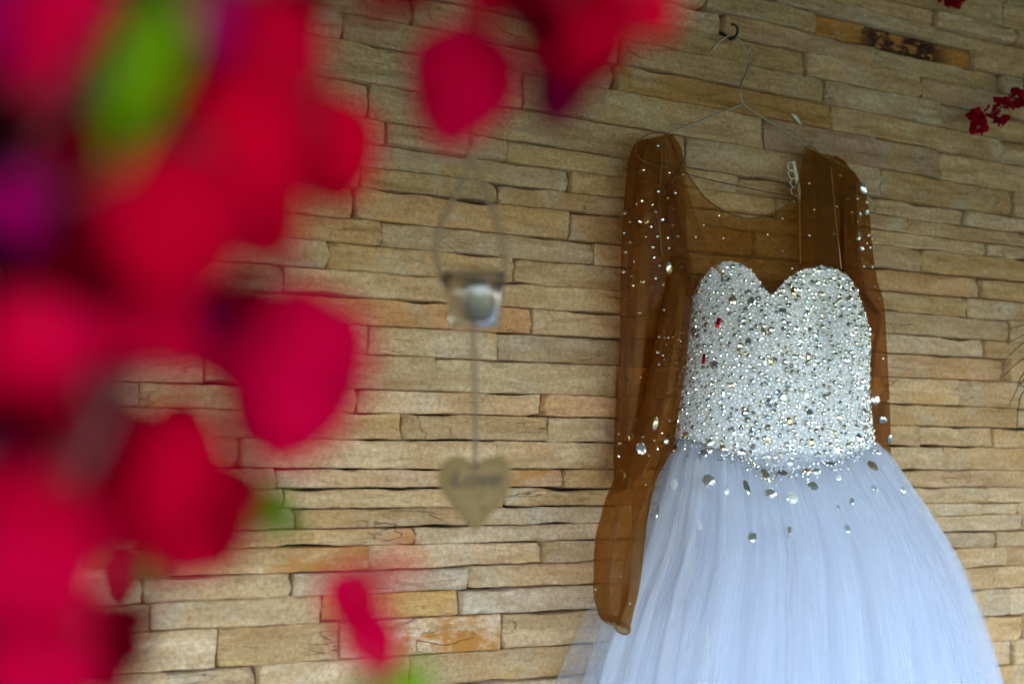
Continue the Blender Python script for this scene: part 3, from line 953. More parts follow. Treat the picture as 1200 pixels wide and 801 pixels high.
for q in [(850, 327, 5, 5, 'g'), (859, 352, 5, 7, 'y'), (881, 355, 5.5, 6.5, 'g'), (815, 388, 4, 7, 'g'), (873, 377, 4, 5, 'g'), (877, 401, 4.5, 5, 'g'), (895, 388, 3, 7, 'y'), (838, 428, 5.5, 6, 'g'), (957, 317, 6, 4, 'w'),
          (960, 345, 3, 5, 'b'), (982, 355, 3.5, 7, 'g'), (944, 362, 6, 4, 'w'), (916, 366, 5.5, 5, 'g'), (956, 332, 4, 4, 'g'), (977, 415, 4, 4, 'g'), (990, 422, 5.5, 5.5, 'w'), (848, 481, 3, 7, 'g'), (873, 483, 5, 5.5, 'g'),
          (900, 473, 5.5, 5.5, 'g'), (897, 446, 3, 6, 'g'), (881, 507, 4, 5.5, 'g'), (897, 514, 6, 4, 'y'), (869, 530, 5, 5.5, 'w'), (922, 451, 4.5, 4.5, 'g'), (916, 466, 6.5, 6.5, 'w'), (947, 484, 6, 7, 'g'), (1004, 514, 5.5, 7, 'g'),
          (979, 528, 4.5, 8, 'w'), (956, 535, 6.5, 6, 'w'), (924, 542, 6, 6.5, 'w'), (1010, 482, 4.5, 6, 'g'), (976, 508, 4.5, 4.5, 'y'), (904, 424, 5, 5, 'y'), (935, 400, 5, 5, 'w'), (896, 536, 6, 5, 'w'), (847, 524, 4, 5, 'y'), (832, 519, 4.5, 6, 'w'), (805, 509, 4.5, 3.5, 'y'), (966, 465, 4, 4, 'w'), (858, 452, 4, 4, 'y')]:
    crystal(bvh_b, *q, tilt=random.uniform(-.5, .5), lift=.003)
for x, y, w_, h_, m_, t_ in [(842.5, 379, 2.4, 6, 'r', -.25), (826, 421, 2, 6, 'r', -.1), (927, 342, 2.6, 6, 'b', .1), (944, 419, 3, 6, 'y', -.15), (848, 462, 1.6, 6, 'w', 0), (859, 504, 1.8, 5.5, 'w', .2), (942.5, 464.6, 3, 7.5, 'm', -.15), (923.5, 494, 2.5, 5, 'b', .35),
                             (949, 519, 2.8, 5, 'b', 0), (994.6, 511, 3.6, 7, 'm', -.05), (1008, 452, 2, 6.5, 'm', .2), (896, 425, 2, 6, 'w', .4), (866, 410, 2.4, 5, 'y', -.4)]:
    crystal(bvh_b, x, y, w_, h_, m_, t_, 'bag', .0035, .06)
for q in [(789, 526, 5, 5, 'b'), (832, 526, 4, 5, 'w'), (897, 557, 3.5, 8, 'y', .45), (875, 571, 2.8, 8, 'g', .3), (830, 564, 7, 7.5, 'w'), (903, 578, 5.5, 6, 'w', .3), (952, 569, 5.5, 7, 'w', .2), (881, 630, 5, 6.5, 'w'), (925, 623, 5, 7, 'w', .1), (1022, 546, 5.5, 7, 'y', .4),
          (917, 554, 6, 4, 'g', -.4), (945, 552, 4, 3.5, 'y'), (956, 552, 4.5, 4.5, 'w'), (973, 544, 5.5, 3.5, 'g'), (1028, 530, 3, 3, 'w'), (982, 560, 3, 3.5, 'm'), (928, 584, 6, 6.5, 'm')]:
    crystal(bvh_out2, q[0], q[1], q[2] * 1.25, q[3] * 1.2, q[4], jit=.10, tilt=q[5] if len(q) > 5 else random.uniform(-.3, .3), lift=.001)
for q in [(790, 568, 5, 8, 'm'), (819, 615, 4, 7, 'm'), (824, 533, 6, 6.5, 'g'), (982, 595, 3, 4, 'g'), (998, 588, 3.5, 6, 'g'), (1024, 573, 5, 6, 'g'), (993, 620, 4, 6.5, 'g'), (851, 576, 4, 5, 'm'), (1058, 575, 4, 6, 'g'), (770, 600, 4, 9, 'g')]:
    crystal(bvh_mid, *q, lift=.001)
for q in [(757, 256, 4.2, 8, 'y', -.25), (783, 315, 4.5, 8.5, 'w', .05), (797, 312, 4.5, 4.5, 'g'), (739, 511, 4, 6.5, 'g'), (729, 557, 4, 8, 'g', .3)]:
    crystal(bvh_sl, *q[:5], tilt=q[5] if len(q) > 5 else 0, lift=.002)
for q in [(766, 496, 6.5, 9, 'y', 0), (751, 526, 6.3, 8.5, 'w', .1), (779, 517, 4.5, 4, 'w')]:
    crystal(bvh_sf, *q[:5], tilt=q[5] if len(q) > 5 else 0, lift=.002)
for q in [(1010, 221, 4.5, 7, 'w', .3), (1004, 276, 4.2, 7, 'w', 0), (1009, 291, 2.8, 3.2, 'w', 0), (1025, 468, 6.5, 6.5, 'w', 0), (1033, 492, 6, 6, 'g', 0), (1042, 514, 3.2, 6, 'g', 0), (1015, 248, 2.5, 4, 'g', 0)]:
    crystal(bvh_sr, *q[:5], tilt=q[5], lift=.002)
for _ in range(230):
    x = random.uniform(790, 1024)
    y = float(np.interp(x, BOTX, BOTY)) + abs(random.gauss(0, 9)) - 3
    loc, n = hit(bvh_out2, x, y)
    if loc is None: continue
    rr = random.uniform(.0013, .0030)
    if random.random() < .4: pearls.add(ICO_V, ICO_F, loc + n * rr * .6, frame(n), (rr * .7,) * 3)
    else: stones_small.add(GEM6_V, GEM6_F, loc + n * .001, frame((n + Vector((random.gauss(0, .25), random.gauss(0, .25), random.gauss(0, .25)))).normalized(), random.random() * 6), (rr, rr, rr * 1.1))
pearls.build('pearl_beading', M_PEARL, dress, True)
stones_small.build('rhinestones', M_RHINE, dress, False)

# ------------------------------------------------------------------ hanger and hook
M_WIRE = simple('galvanised_wire', (0.38, 0.34, 0.29), 0.35, 0.9)
M_IRON = simple('black_iron', (0.012, 0.011, 0.010), 0.45, 0.3)
hg = empty('wire_hanger', P(870, 122, .03), 'thin grey wire clothes hanger carrying the wedding dress', 'hanger')
tube('hook', [P(x, y, d) for x, y, d in ((832, 62, .026), (838, 53, .026), (846, 46, .026), (856, 42.5, .026), (866, 47, .026), (874, 60, .027), (877.5, 73, .028), (874, 87, .029), (868, 99, .030), (868, 110, .030), (870.5, 122, .030))], 0.0015, M_WIRE, hg, 8, 60)
tube('shoulder_arm', [P(x, y, d) for x, y, d in ((870.5, 122, .030), (845, 132, .031), (810, 146, .033), (786, 155, .035), (779, 162, .035), (783, 172, .034))], 0.0014, M_WIRE, hg, 8, 40)
tube('shoulder_arm', [P(x, y, d) for x, y, d in ((870.5, 122, .030), (880, 129, .030), (912, 149, .029), (946, 171, .028), (980, 196, .026), (1000, 213, .025), (1004, 224, .025), (998, 230, .025))], 0.0016, M_WIRE, hg, 8, 40)
tube('trouser_bar', [P(x, y, d) for x, y, d in ((783, 172, .034), (786, 195, .034), (810, 205, .034), (870, 219, .031), (935, 231, .029), (980, 235, .026), (998, 230, .025))], 0.0011, simple('painted_wire', (0.10, 0.055, 0.05), 0.4, 0.4), hg, 8, 50)
hk = empty('wall_hook', P(856, 42, .0), 'small black iron hook in the wall holding the hanger', 'hook')
tube('shank', [P(x, y, d) for x, y, d in ((840, 36, -.015), (846, 40, .004), (853, 43.5, .018), (858, 45, .026))], 0.0024, M_IRON, hk, 8, 14)
tube('curl', [P(x, y, d) for x, y, d in ((853, 43.5, .018), (857, 46, .027), (862, 43, .031), (864.5, 36, .033), (862, 30, .033), (857, 28.5, .032))], [.0026, .0026, .0025, .0024, .0022, .0018], M_IRON, hk, 8, 24)

# ------------------------------------------------------------------ hanging votive and heart
def lathe(prof, c, n=40):
    V = []
    for r, z in prof:
        for k in range(n):
            a = 2 * math.pi * k / n
            V.append((c.x + r * math.cos(a), c.y + r * math.sin(a), c.z + z))
    return V, grid_faces(len(prof), n, True)
ZV = 1.18
vb = PZ(555, 384, ZV)
px = ZV / FP
glass = NT('clear_glass')
glass.b.inputs['Base Color'].default_value = (0.66, 0.61, 0.54, 1)
glass.b.inputs['Roughness'].default_value = 0.03
glass.b.inputs['Transmission Weight'].default_value = 1.0
glass.b.inputs['IOR'].default_value = 1.45
vo = empty('hanging_votive', vb, 'small clear glass votive cup in a wire loop hanging above the wooden heart', 'candle holder')
Rt, Rb, Hh = 36 * px, 29 * px, 64 * px
prof = [(0.0005, 0), (Rb * .9, 0), (Rb, .002), (Rb + (Rt - Rb) * .5, Hh * .5), (Rt, Hh - .002), (Rt - .0012, Hh), (Rt - .0028, Hh - .002), (Rb + (Rt - Rb) * .5 - .003, Hh * .5), (Rb - .004, .005), (0.0005, .0045)]
V, F = lathe(prof, vb)
link('glass_cup', mesh('glass_cup', V, F), glass.m, vo)
M_WAX = simple('candle_wax', (0.48, 0.48, 0.50), 0.45)
cr_ = 15.5 * px
V, F = lathe([(0.0004, .0052), (cr_, .0052), (cr_, Hh * .74), (cr_ * .92, Hh * .78), (0.0004, Hh * .77)], vb + Vector((.004, 0, 0)))
cnd = link('candle', mesh('candle', V, F), M_WAX, vo)
tube('wick', [vb + Vector((.004, 0, Hh * .77)), vb + Vector((.0045, .0005, Hh * .85)), vb + Vector((.006, .001, Hh * .9))], .0007, simple('burnt_wick', (.02, .015, .012), .9), cnd, 5, 8)
M_TWIRE = simple('weathered_wire', (0.16, 0.10, 0.055), 0.5, 0.5)
ring = []
for k in range(33):
    a = 2 * math.pi * k / 32
    ring.append(vb + Vector((Rt * 1.03 * math.cos(a), Rt * 1.03 * math.sin(a), Hh - .006)))
tube('wire_collar', ring, .0021, M_TWIRE, vo, 8)
tube('wire_loop', [PZ(x, y, ZV) for x, y in ((518, 326), (511, 300), (511, 282), (519, 258), (534, 228), (547, 200), (553, 172))], .0023, M_TWIRE, vo, 6, 40)
tube('wire_loop', [PZ(x, y, ZV) for x, y in ((592, 326), (592, 300), (586, 272), (575, 240), (563, 212), (556, 190), (553, 172))], .0023, M_TWIRE, vo, 6, 40)
top = PZ(553, 172, ZV)
tube('hanging_wire', [top, top + Vector((0.001, 0, .2)), Vector((top.x, top.y, ROOF_Z + .003))], .0020, M_TWIRE, vo, 6, 12)

hb = PZ(556, 622, ZV)
ht = empty('wooden_heart', hb, 'olive brown wooden heart with dark lettering hanging on twine below the glass votive', 'ornament')
wk = NT('varnished_pine')
wt = wk.n('TexCoord').outputs['Object']
wg = wk.noise(wk.mapping(wt, (60, 60, 320)), 1.0, 4, 0.6, .5)
wk.l(wk.ramp(wg, [(0.25, (0.155, 0.082, 0.014)), (0.75, (0.215, 0.118, 0.023))]), wk.b.inputs['Base Color'])
wk.b.inputs['Roughness'].default_value = 0.5
HP = [(0, 12), (6, 4), (14, -1), (24, -2), (34, 2), (41, 11), (43.5, 22), (41, 34), (34, 46), (25, 58), (14, 70), (5, 80), (0, 85.5)]
half = spline(HP, 40)
outline = [(x, y) for x, y in half] + [(-x, y) for x, y in half[-2:0:-1]]
fc = RT
hn = (CAM - PZ(556, 580, ZV)); hn.z = 0; hn = hn.normalized()
hx = Vector((0, 0, 1)).cross(hn).normalized()
hx = hx if hx.dot(RT) > 0 else -hx
hc = PZ(557, 537, ZV)
def heart_pt(x, y, d, s=1.0):
    cx, cy = x * s, 36 + (y - 36) * s
    return hc + hx * (cx * px) - Vector((0, 0, 1)) * (cy * px) + hn * d
V = []
for d, s in ((-.004, .96), (-.0032, 1.0), (.0032, 1.0), (.0045, .96), (.0045, .86), (.0038, .84), (.0038, .80), (.0045, .78)):
    V += [heart_pt(x, y, d, s) for x, y in outline]
n = len(outline)
F = grid_faces(8, n, True)
c0, c1 = len(V), len(V) + 1
V += [heart_pt(0, 36, -.004), heart_pt(0, 36, .0045)]
for k in range(n):
    F.append((c0, (k + 1) % n, k)); F.append((c1, 7 * n + k, 7 * n + (k + 1) % n))
link('heart', mesh('heart', V, F, False), wk.m, ht)
M_INK = simple('burnt_lettering', (0.065, 0.036, 0.014), 0.7)
fcv = bpy.data.curves.new('lettering', 'FONT')
fcv.body = 'Love'
fcv.size = 0.020
fcv.align_x = 'CENTER'
fcv.extrude = 0.0004
fcv.offset = 0.0002
fcv.shear = 0.15
tmp = bpy.data.objects.new('lettering_source', fcv)
COL.objects.link(tmp)
bpy.context.view_layer.update()
tme = bpy.data.meshes.new_from_object(tmp.evaluated_get(bpy.context.evaluated_depsgraph_get()))
bpy.data.objects.remove(tmp)
lv = [heart_pt(0, 33, .0052) + hx * v.co.x + Vector((0, 0, 1)) * v.co.y + hn * v.co.z for v in tme.vertices]
for v, q in zip(tme.vertices, lv): v.co = q
tme.name = 'lettering'
tme.update()
link('lettering', tme, M_INK, ht)
def star(cx, cy, r):
    V, F = [], []
    for k in range(5):
        a = 2 * math.pi * k / 5 + .3
        b = len(V)
        for q in range(8):
            t = 2 * math.pi * q / 8
            ex, ey = r * .62 + r * .38 * math.cos(t), r * .17 * math.sin(t)
            V.append(heart_pt(cx + ex * math.cos(a) - ey * math.sin(a), cy + ex * math.sin(a) + ey * math.cos(a), .0051))
        F.append(tuple(range(b, b + 8)))
    link('printed_flower', mesh('printed_flower', V, F, False), M_INK, ht)
star(-27, 26, 6.5); star(29, 24, 6.5); star(6, 44, 4.0); star(9, 58, 5.0)
M_TWINE = simple('brown_twine', (0.20, 0.135, 0.08), 0.9, var=.3, scale=300)
tube('twine', [vb + Vector((0, 0, -.0006)), PZ(556, 430, ZV), PZ(557, 490, ZV), PZ(557, 552, ZV) - hn * .001], .0021, M_TWINE, ht, 6, 24)

# ------------------------------------------------------------------ bougainvillea
def petal_mat(name, c1, c2, tr=0.45):
    k = NT(name)
    tc = k.n('TexCoord').outputs['UV']
    oi = k.n('ObjectInfo').outputs['Random']
    col = k.mix(oi, c1, c2)
    col = k.mix(k.math('MULTIPLY', oi, .55), col, tuple(v * .45 for v in c1))
    sx = k.n('SeparateXYZ'); k.l(tc, sx.inputs[0])
    du = k.math('MULTIPLY', k.math('ABSOLUTE', k.math('SUBTRACT', sx.outputs[0], .5)), 1.7)
    dv = k.math('MULTIPLY', k.math('ABSOLUTE', k.math('SUBTRACT', sx.outputs[1], .5)), 1.5)
    vn = k.noise(k.mapping(tc, (6, 2.2, 1)), 1.0, 4, .6, .8)
    rim = k.math('ADD', k.math('POWER', du, 2.2), k.math('MULTIPLY', k.math('POWER', dv, 2.0), .7))
    rim = k.math('MULTIPLY', k.math('ADD', rim, k.math('SUBTRACT', vn, .5)), .8, True)
    col = k.mix(rim, col, tuple(v * .28 for v in c1))  # edges and ends darkened: petal shading painted in along with natural edge tone
    di = k.n('BsdfDiffuse'); tl = k.n('BsdfTranslucent')
    k.l(col, di.inputs[0]); k.l(col, tl.inputs[0])
    m = k.n('MixShader'); m.inputs[0].default_value = tr
    k.l(di.outputs[0], m.inputs[1]); k.l(tl.outputs[0], m.inputs[2])
    gl = k.n('BsdfGlossy'); gl.inputs['Roughness'].default_value = .4
    m2 = k.n('MixShader'); m2.inputs[0].default_value = 0.0
    k.l(m.outputs[0], m2.inputs[1]); k.l(gl.outputs[0], m2.inputs[2])
    k.l(m2.outputs[0], k.out.inputs['Surface'])
    return k.m
M_RED = petal_mat('crimson_bract', (0.62, 0.0004, 0.020), (0.72, 0.0005, 0.034))
M_DEEP = petal_mat('deep_red_shaded_bract', (0.14, 0.0003, 0.007), (0.25, 0.0003, 0.011))  # deep red tone, also painting the shade on bracts deep in the cluster
M_PURP = petal_mat('magenta_bract', (0.15, 0.0004, 0.035), (0.20, 0.0005, 0.030))
M_PINK = petal_mat('pink_red_bract', (0.78, 0.0006, 0.048), (0.84, 0.0007, 0.062))
M_MAG = petal_mat('bright_magenta_bract', (0.36, 0.001, 0.10), (0.42, 0.001, 0.13))
M_LEAF = petal_mat('green_leaf', (0.17, 0.36, 0.003), (0.19, 0.38, 0.004))
M_LEAFY = petal_mat('yellowing_leaf', (0.22, 0.20, 0.02), (0.28, 0.22, 0.03))
M_STEM = simple('woody_stem', (0.035, 0.013, 0.013), 0.8, var=.4, scale=90)
M_STEMR = simple('reddish_stem', (0.13, 0.03, 0.03), 0.7, var=.3, scale=90)
M_DRY = simple('dry_brown_stalk', (0.10, 0.045, 0.02), 0.8, var=.3, scale=80)

PET = {}
def petal_mesh(kind, mat):
    """ovate papery bract (kind 0-3: different curl) or leaf (kind 4), unit length along +Y, facing +Z"""
    key = (kind, mat.name)
    if key in PET: return PET[key]
    nr, nc = 10, 7
    V, U = [], []
    leaf = kind >= 4
    rs = random.Random(kind)
    cup, curl, wv = (rs.uniform(.25, .7) * rs.choice([-1, 1]), rs.uniform(-.6, .6), rs.uniform(.03, .09)) if not leaf else (.22, -.18, .02)
    for i in range(nr):
        t = i / (nr - 1)
        if leaf: wd = .33 * math.sin(math.pi * t ** .80) ** .85
        else: wd = .47 * (math.sin(math.pi * min(1, t ** .72)) ** .60)
        wd = max(wd, .012)
        for j in range(nc):
            s = j / (nc - 1) * 2 - 1
            z = cup * wd * s * s * 1.6 + curl * (t - .4) ** 2 * 2 + wv * math.sin(9 * t + 3 * s + kind) * (abs(s) + .2) - (.03 * (1 - abs(s)) if leaf else 0.015 * (1 - abs(s)))
            V.append((s * wd, t - .5, z)); U.append((j / (nc - 1), t))
    me = mesh('bract' if not leaf else 'leaf', V, grid_faces(nr, nc), True, U)
    me.materials.append(mat)
    PET[key] = me
    return me
from mathutils import Matrix
def put(parent, name, me, pos, ydir, nrm, L, Wd):
    o = bpy.data.objects.new(name, me)
    COL.objects.link(o)
    o.parent = parent
    y = ydir.normalized()
    n_ = (nrm - y * nrm.dot(y)).normalized()
    x = y.cross(n_)
    m = Matrix((x * Wd, y * L, n_ * (L + Wd) / 2)).transposed().to_4x4()
    m.translation = pos - parent.location
    o.matrix_basis = m
    return o
def bract_px(parent, x, y, wpx, lpx, ang, Z, mat, kind=None, tilt=.5, name='bract'):
    Z = Z * ZF if Z < .8 else Z
    wpx, lpx = wpx * 1.1, lpx * 1.1
    """ang: where the tip points in the picture, degrees clockwise from down"""
    a = R(ang)
    p = PZ(x, y, Z)
    yd = -UP * math.cos(a) - RT * math.sin(a)
    nm = -FW + RT * random.gauss(0, tilt) + UP * random.gauss(0.1, tilt)
    s = Z / FP
    if kind is None: kind = random.randrange(4)
    asp = .88 if kind < 4 else .66
    yd = (yd + FW * random.gauss(0, tilt * .5)).normalized()
    FEET.append(p - yd * lpx * s * .5)
    return put(parent, name, petal_mesh(kind, mat), p, yd, nm, lpx * s, wpx * s / asp)
FEET = []
def stalks(parent, stems):
    '''thin flower stalks from the foot of every bract and leaf to the nearest stem'''
    pts_ = [Vector(q) for st in stems for q in spline(st, 60)]
    V, F = [], []
    for f in FEET:
        t = min(pts_, key=lambda q: (q - f).length)
        m = (f + t) / 2 + Vector((0, 0, .12 * (f - t).length))
        v, fc_ = tube_data(spline([t, m, f], 7), [.0008, .0007, .0006, .0006, .0005, .0005, .0005], 5)
        F += [tuple(k + len(V) for k in q) for q in fc_]
        V += v
    FEET.clear()
    tag(link('flower_stalks', mesh('flower_stalks', V, F), M_STEMR, parent), kind='stuff')
def ceiling(p, dx=0.0):
    return [Vector((p.x + dx, p.y, ROOF_Z + .003)), Vector((p.x + dx * .4, p.y, (p.z + ROOF_Z) / 2))]

ZF = 0.72
def PB(x, y, z):
    return PZ(x, y, z * ZF)
# big branch close to the lens, filling the left of the picture
bA = empty('bougainvillea_branch', PZ(-60, 420, .42), 'large blurred crimson bougainvillea branch filling the left side close to the camera', 'flowering branch', 'bougainvillea branches')
M_SHADELEAF = petal_mat('shade_dark_leaf', (0.008, 0.003, 0.006), (0.014, 0.006, 0.007))  # near-black leaves: shade inside the branch painted into their colour
keyA = [  # x, y, w, l, tip angle, depth, material
    (328, 436, 170, 215, 8, .50, M_PINK), (392, 168, 110, 135, -8, .55, M_RED), (352, 150, 60, 80, 40, .60, M_DEEP), (300, 80, 130, 180, 20, .46, M_RED), (262, 175, 160, 200, 30, .44, M_RED),
    (190, 270, 170, 190, 10, .42, M_RED), (285, 260, 110, 120, -30, .48, M_RED), (212, 385, 110, 120, -10, .46, M_PINK), (232, 612, 120, 150, -25, .52, M_RED), (175, 560, 130, 190, 15, .50, M_RED), (205, 500, 60, 80, 30, .58, M_DEEP),
    (130, 600, 100, 150, 40, .52, M_RED), (60, 690, 150, 190, 10, .40, M_PINK), (15, 640, 140, 180, 30, .40, M_RED), (110, 765, 110, 120, -40, .46, M_DEEP), (140, 745, 60, 80, -60, .52, M_DEEP), (40, 790, 130, 130, 60, .42, M_PINK),
    (70, 40, 90, 170, 35, .38, M_PINK), (15, 30, 90, 110, 10, .42, M_MAG), (15, 235, 90, 80, 90, .40, M_MAG), (245, 8, 110, 60, 80, .44, M_MAG), (330, 12, 80, 70, 30, .50, M_DEEP),
    (95, 250, 120, 150, -20, .48, M_DEEP), (30, 425, 130, 140, 25, .40, M_PINK), (120, 345, 100, 120, 20, .50, M_DEEP), (140, 400, 70, 110, 25, .52, M_RED),
    (70, 505, 130, 170, -10, .47, M_DEEP), (85, 330, 120, 150, 10, .46, M_DEEP), (60, 190, 110, 130, 30, .46, M_DEEP), (10, 560, 90, 130, -20, .52, M_PURP), (205, 300, 100, 110, 20, .47, M_RED), (330, 190, 80, 100, 60, .52, M_RED), (140, 676, 34, 50, 0, .95, M_RED), (118, 660, 30, 36, 60, .95, M_LEAFY)]
for q in keyA:
    bract_px(bA, *q, tilt=.28)
    if q[5] < .8:
        for sg in (-1, 1):
            if random.random() < .62:
                an = q[4] + sg * random.uniform(40, 95)
                rr_ = q[3] * .30
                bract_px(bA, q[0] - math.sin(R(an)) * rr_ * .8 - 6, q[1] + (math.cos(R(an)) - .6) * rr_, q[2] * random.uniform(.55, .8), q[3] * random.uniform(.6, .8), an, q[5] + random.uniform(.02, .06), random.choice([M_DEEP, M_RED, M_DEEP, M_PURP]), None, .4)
for k_ in range(46):
    x, y = random.uniform(-60, 250), random.uniform(-40, 330)
    if x > 250 - .25 * y: continue
    lf = random.random() < .5
    bract_px(bA, x, y, random.uniform(90, 130), random.uniform(110, 160), random.uniform(-90, 90), random.uniform(.50, .66), M_SHADELEAF if lf else random.choice([M_DEEP, M_PURP, M_DEEP]), 4 if lf else None, .4, 'leaf' if lf else 'bract')
for _ in range(46):
    y = random.uniform(-80, 880)
    xm = np.interp(y, [-80, 0, 150, 300, 340, 420, 520, 600, 660, 720, 880], [300, 270, 230, 190, 150, 90, 60, 110, 50, 70, 90])
    x = random.uniform(-190, xm - 40)
    lf = random.random() < .55
    bract_px(bA, x, y, random.uniform(80, 130), random.uniform(110, 170), random.uniform(-90, 90), random.uniform(.56, .74), M_SHADELEAF if lf else random.choice([M_DEEP, M_PURP, M_RED]), 4 if lf else None, .5, 'leaf' if lf else 'bract')
for q in [(172, 90, 74, 215, 24, .34, M_LEAF), (310, 598, 46, 70, 60, .62, M_LEAF), (178, 662, 44, 52, 50, .8, M_LEAFY), (478, 822, 90, 60, 100, .54, M_LEAF), (330, 612, 30, 50, 100, .62, M_LEAF), (20, 330, 70, 120, 40, .5, M_SHADELEAF), (60, 590, 60, 110, -30, .55, M_SHADELEAF), (75, 540, 120, 170, -10, .58, M_SHADELEAF), (-40, 200, 90, 160, 10, .45, M_SHADELEAF)]:
    bract_px(bA, *q, kind=4, tilt=.25, name='leaf')
st_ = [PB(x, y, z) for x, y, z in ((-120, -260, .55), (-40, -60, .52), (60, 160, .50), (95, 330, .50), (60, 520, .50), (40, 700, .48), (20, 900, .46))]
stemsA = [st_]
tube('stem', ceiling(st_[0], -.05) + st_, [.004, .0038, .0035, .003, .0028, .0026, .0024, .002, .0016], M_STEM, bA, 7, 80)
for pts_ in [((95, 330, .50), (170, 300, .48), (260, 210, .45), (320, 130, .45)), ((80, 440, .5), (160, 440, .5), (250, 430, .52), (345, 400, .54)), ((60, 520, .5), (120, 520, .52), (180, 540, .52), (240, 560, .53)), ((40, 700, .48), (100, 740, .5), (150, 735, .55), (222, 674, .60)),
             ((60, 160, .5), (150, 60, .45), (240, 0, .45), (330, -40, .5)), ((50, 610, .49), (90, 560, .46), (120, 500, .46), (160, 430, .48))]:
    stemsA.append([PB(*q) for q in pts_])
    tube('stem', stemsA[-1], [.0018, .0014, .0012, .0009], M_STEMR, bA, 6, 24)
stalks(bA, stemsA)

# twigs dropping in at the top, between the big branch and the hanger
bB = empty('bougainvillea_branch', PZ(640, -60, .56), 'blurred crimson bougainvillea twig hanging in along the top edge above the votive', 'flowering branch', 'bougainvillea branches')
for q in [(531, 96, 122, 146, 6, .62, M_PINK), (665, 92, 70, 110, 14, .60, M_PURP), (650, 40, 90, 90, 60, .60, M_RED), (705, 22, 120, 80, -70, .56, M_RED), (770, -2, 90, 60, -80, .52, M_RED), (620, 5, 90, 60, 70, .58, M_DEEP), (565, -12, 70, 50, 80, .6, M_RED),
          (690, 60, 70, 80, 30, .62, M_DEEP), (480, -25, 100, 70, 60, .55, M_DEEP), (720, -25, 100, 80, 0, .55, M_RED), (640, -40, 120, 90, 20, .58, M_RED), (350, -10, 60, 60, 0, .60, M_DEEP)]:
    bract_px(bB, *q, tilt=.25)
bract_px(bB, 455, -10, 60, 110, 40, .45, M_DEEP, 4, .3, 'leaf')
st_ = [PB(x, y, z) for x, y, z in ((300, -150, .60), (430, -80, .60), (540, -40, .62), (650, -30, .58), (760, -30, .54), (860, -80, .52))]
tube('stem', ceiling(st_[0], -.06) + st_, [.0026, .0024, .002, .0018, .0016, .0014, .0012, .001], M_STEMR, bB, 6, 60)
stalks(bB, [st_])
tube('stem', [PB(x, y, z) for x, y, z in ((540, -40, .62), (548, -10, .64), (540, 22, .66))], .0009, M_STEMR, bB, 6, 16)
tube('stem', [PB(x, y, z) for x, y, z in ((650, -30, .58), (668, 10, .59), (672, 45, .60))], .0009, M_STEMR, bB, 6, 16)

bC = empty('bougainvillea_sprig', PZ(440, 900, .62), 'small blurred crimson bougainvillea sprig at the bottom, left of the dress', 'flowering branch', 'bougainvillea branches')
for q in [(411, 700, 74, 82, 20, .58, M_PINK, 4), (438, 752, 70, 96, -25, .58, M_PINK, 4), (470, 664, 36, 40, -80, .50, M_RED, 4), (424, 728, 50, 60, -10, .60, M_RED, 4)]:
    bract_px(bC, *q[:7], kind=4, tilt=.12)
bract_px(bC, 420, 818, 34, 50, 30, .58, M_LEAF, 4, .3, 'leaf')
st_ = [PB(x, y, z) for x, y, z in ((450, 900, .62), (446, 840, .61), (436, 785, .60), (424, 725, .60))]
tube('stem', [Vector((st_[0].x - .1, st_[0].y - .05, .0)), Vector((st_[0].x - .04, st_[0].y - .02, st_[0].z * .6))] + st_, [.004, .0026, .0014, .0011, .0008, .0006], M_STEMR, bC, 6, 50)
stalks(bC, [st_])

# small flowering sprays by the wall at the right
def spray(loc, label, blobs, stem, mat):
    e = empty('bougainvillea_spray', loc, label, 'flowering branch', 'bougainvillea sprays by the wall')
    for x, y, d, nb, r in blobs:
        c = P(x, y, d)
        r = r * 1.35; nb = nb + 2
        for _ in range(nb):
            v = Vector((random.gauss(0, 1), random.gauss(0, 1), random.gauss(0, 1))).normalized()
            nn = Vector((random.gauss(0, .5), -1, random.gauss(0, .5)))
            L = r * random.uniform(.75, 1.15)
            put(e, 'bract', petal_mesh(random.randrange(4), mat), c + v * r * .55, v + Vector((0, 0, -.3)), nn, L, L)
    tube('stem', ceiling(P(*stem[0]), .05) + [P(*q) for q in stem], .0015, M_STEMR, e, 6, 40)
M_WALLRED = petal_mat('dark_crimson_bract', (0.40, 0.004, 0.020), (0.55, 0.006, 0.035), .35)
spray(P(1290, 60, .08), 'sharp dark red bougainvillea spray against the wall right of the dress sleeve', [(1145, 140, .06, 7, .016), (1155, 134, .06, 5, .015), (1147, 150, .06, 4, .013), (1169, 122, .06, 3, .012), (1172, 138, .06, 5, .014), (1165, 130, .06, 3, .013), (1184, 120, .07, 4, .012), (1196, 106, .07, 6, .015), (1199, 118, .07, 5, .014), (1206, 96, .07, 6, .015), (1220, 105, .07, 5, .015)],
      [(1290, 60, .08), (1240, 92, .075), (1200, 112, .07), (1170, 128, .062), (1150, 140, .06)], M_WALLRED)
spray(P(1150, -70, .08), 'few dark red bougainvillea petals peeping over the top edge of the picture', [(1112, -2, .06, 5, .015), (1120, 2, .06, 6, .014), (1126, -4, .06, 5, .015), (1118, -10, .06, 4, .015)],
      [(1150, -70, .08), (1138, -40, .07), (1120, -2, .06)], M_WALLRED)

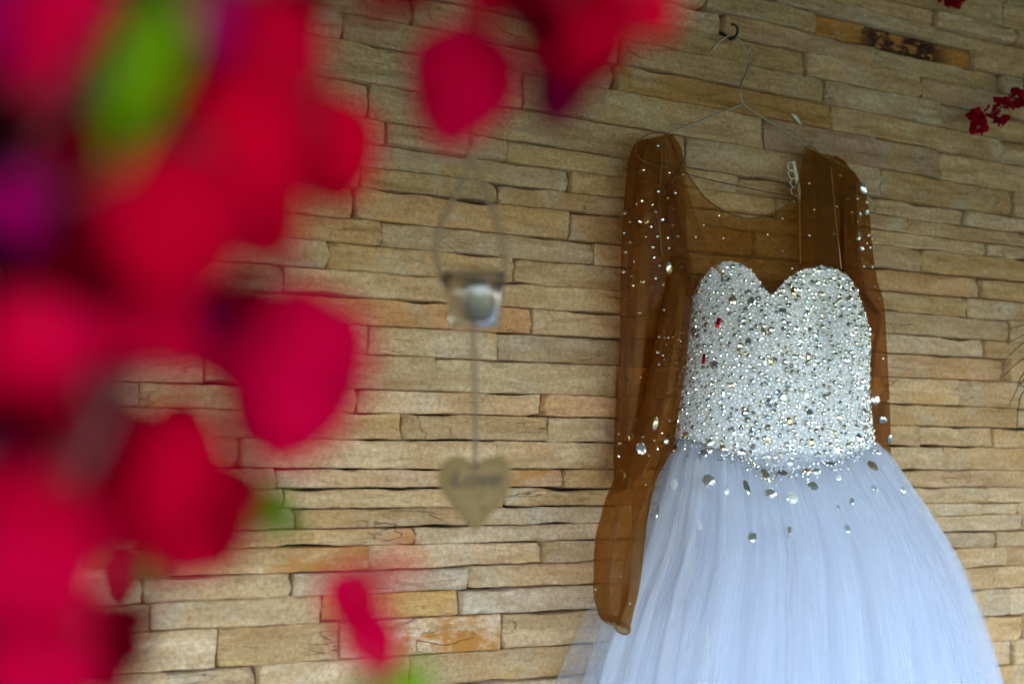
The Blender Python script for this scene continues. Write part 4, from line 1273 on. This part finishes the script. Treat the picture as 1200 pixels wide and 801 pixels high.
# dry stalks
dg = empty('dry_grass_tuft', P(1260, 420, .10), 'thin dry brown stalks poking in at the right edge', 'dry plant', 'dry stalks')
for pts_ in [((1260, 372, .08), (1215, 377, .07), (1177, 387, .06)), ((1260, 350, .08), (1210, 386, .07), (1180, 402, .05)), ((1270, 365, .09), (1205, 398, .06), (1178, 421, .05)), ((1265, 385, .08), (1200, 420, .06), (1175, 441, .05)),
             ((1240, 400, .08), (1200, 437, .06), (1192, 455, .05), (1182, 476, .05)), ((1250, 420, .08), (1203, 455, .06), (1194, 475, .05), (1191, 508, .05)), ((1215, 430, .07), (1196, 449, .06), (1201, 455, .06), (1193, 470, .055))]:
    tube('stalk', [P(*q) for q in pts_], [.0016, .0012, .0007], M_DRY, dg, 5, 16)
tube('stalk', ceiling(P(1290, 350, .085), .03) + [P(1290, 350, .085), P(1275, 365, .085), P(1262, 400, .08), P(1250, 425, .08)], .0018, M_DRY, dg, 6, 40)
tw = empty('dry_twig', PZ(180, 300, 1.35), 'few thin dark needle twigs showing between the crimson flowers at left', 'dry plant', 'dry stalks')
for pts_ in [((205, 318, 1.35), (245, 355, 1.38), (283, 386, 1.4)), ((200, 330, 1.35), (240, 368, 1.38), (290, 402, 1.4)), ((200, 335, 1.35), (240, 370, 1.38), (284, 407, 1.4)), ((195, 322, 1.35), (225, 338, 1.38), (250, 350, 1.4))]:
    tube('stalk', [PZ(*q) for q in pts_], [.0026, .0022, .0009], simple('dark_twig', (0.05, 0.022, 0.03), .7) if 'dark_twig' not in bpy.data.materials else bpy.data.materials['dark_twig'], tw, 5, 16)

st_ = [PZ(196, 322, 1.35), PZ(185, 300, 1.35), PZ(180, 240, 1.35)]
tube('stalk', ceiling(st_[-1], -.03) + st_[::-1], .0022, bpy.data.materials['dark_twig'], tw, 6, 40)

# scrap of white paper left on the wall
V, U = [], []
for i in range(8):
    for j in range(5):
        s, t = j / 4 * 2 - 1, i / 7
        x = 930 + 8 * t + s * (3.6 * (1 - .5 * t))
        y = 134 + 12 * t + s * 1.0
        V.append(P(x, y, .014 + .004 * noise.noise((s * 2, t * 3, 4)) + .003 * t))
sc = link('paper_scrap', mesh('paper_scrap', V, grid_faces(8, 5)), simple('torn_white_paper', (0.62, 0.60, 0.56), .8))
md = sc.modifiers.new('thickness', 'SOLIDIFY'); md.thickness = .0006
tag(sc, 'tiny torn white paper scrap stuck on the wall right of the hanger arm', 'scrap')
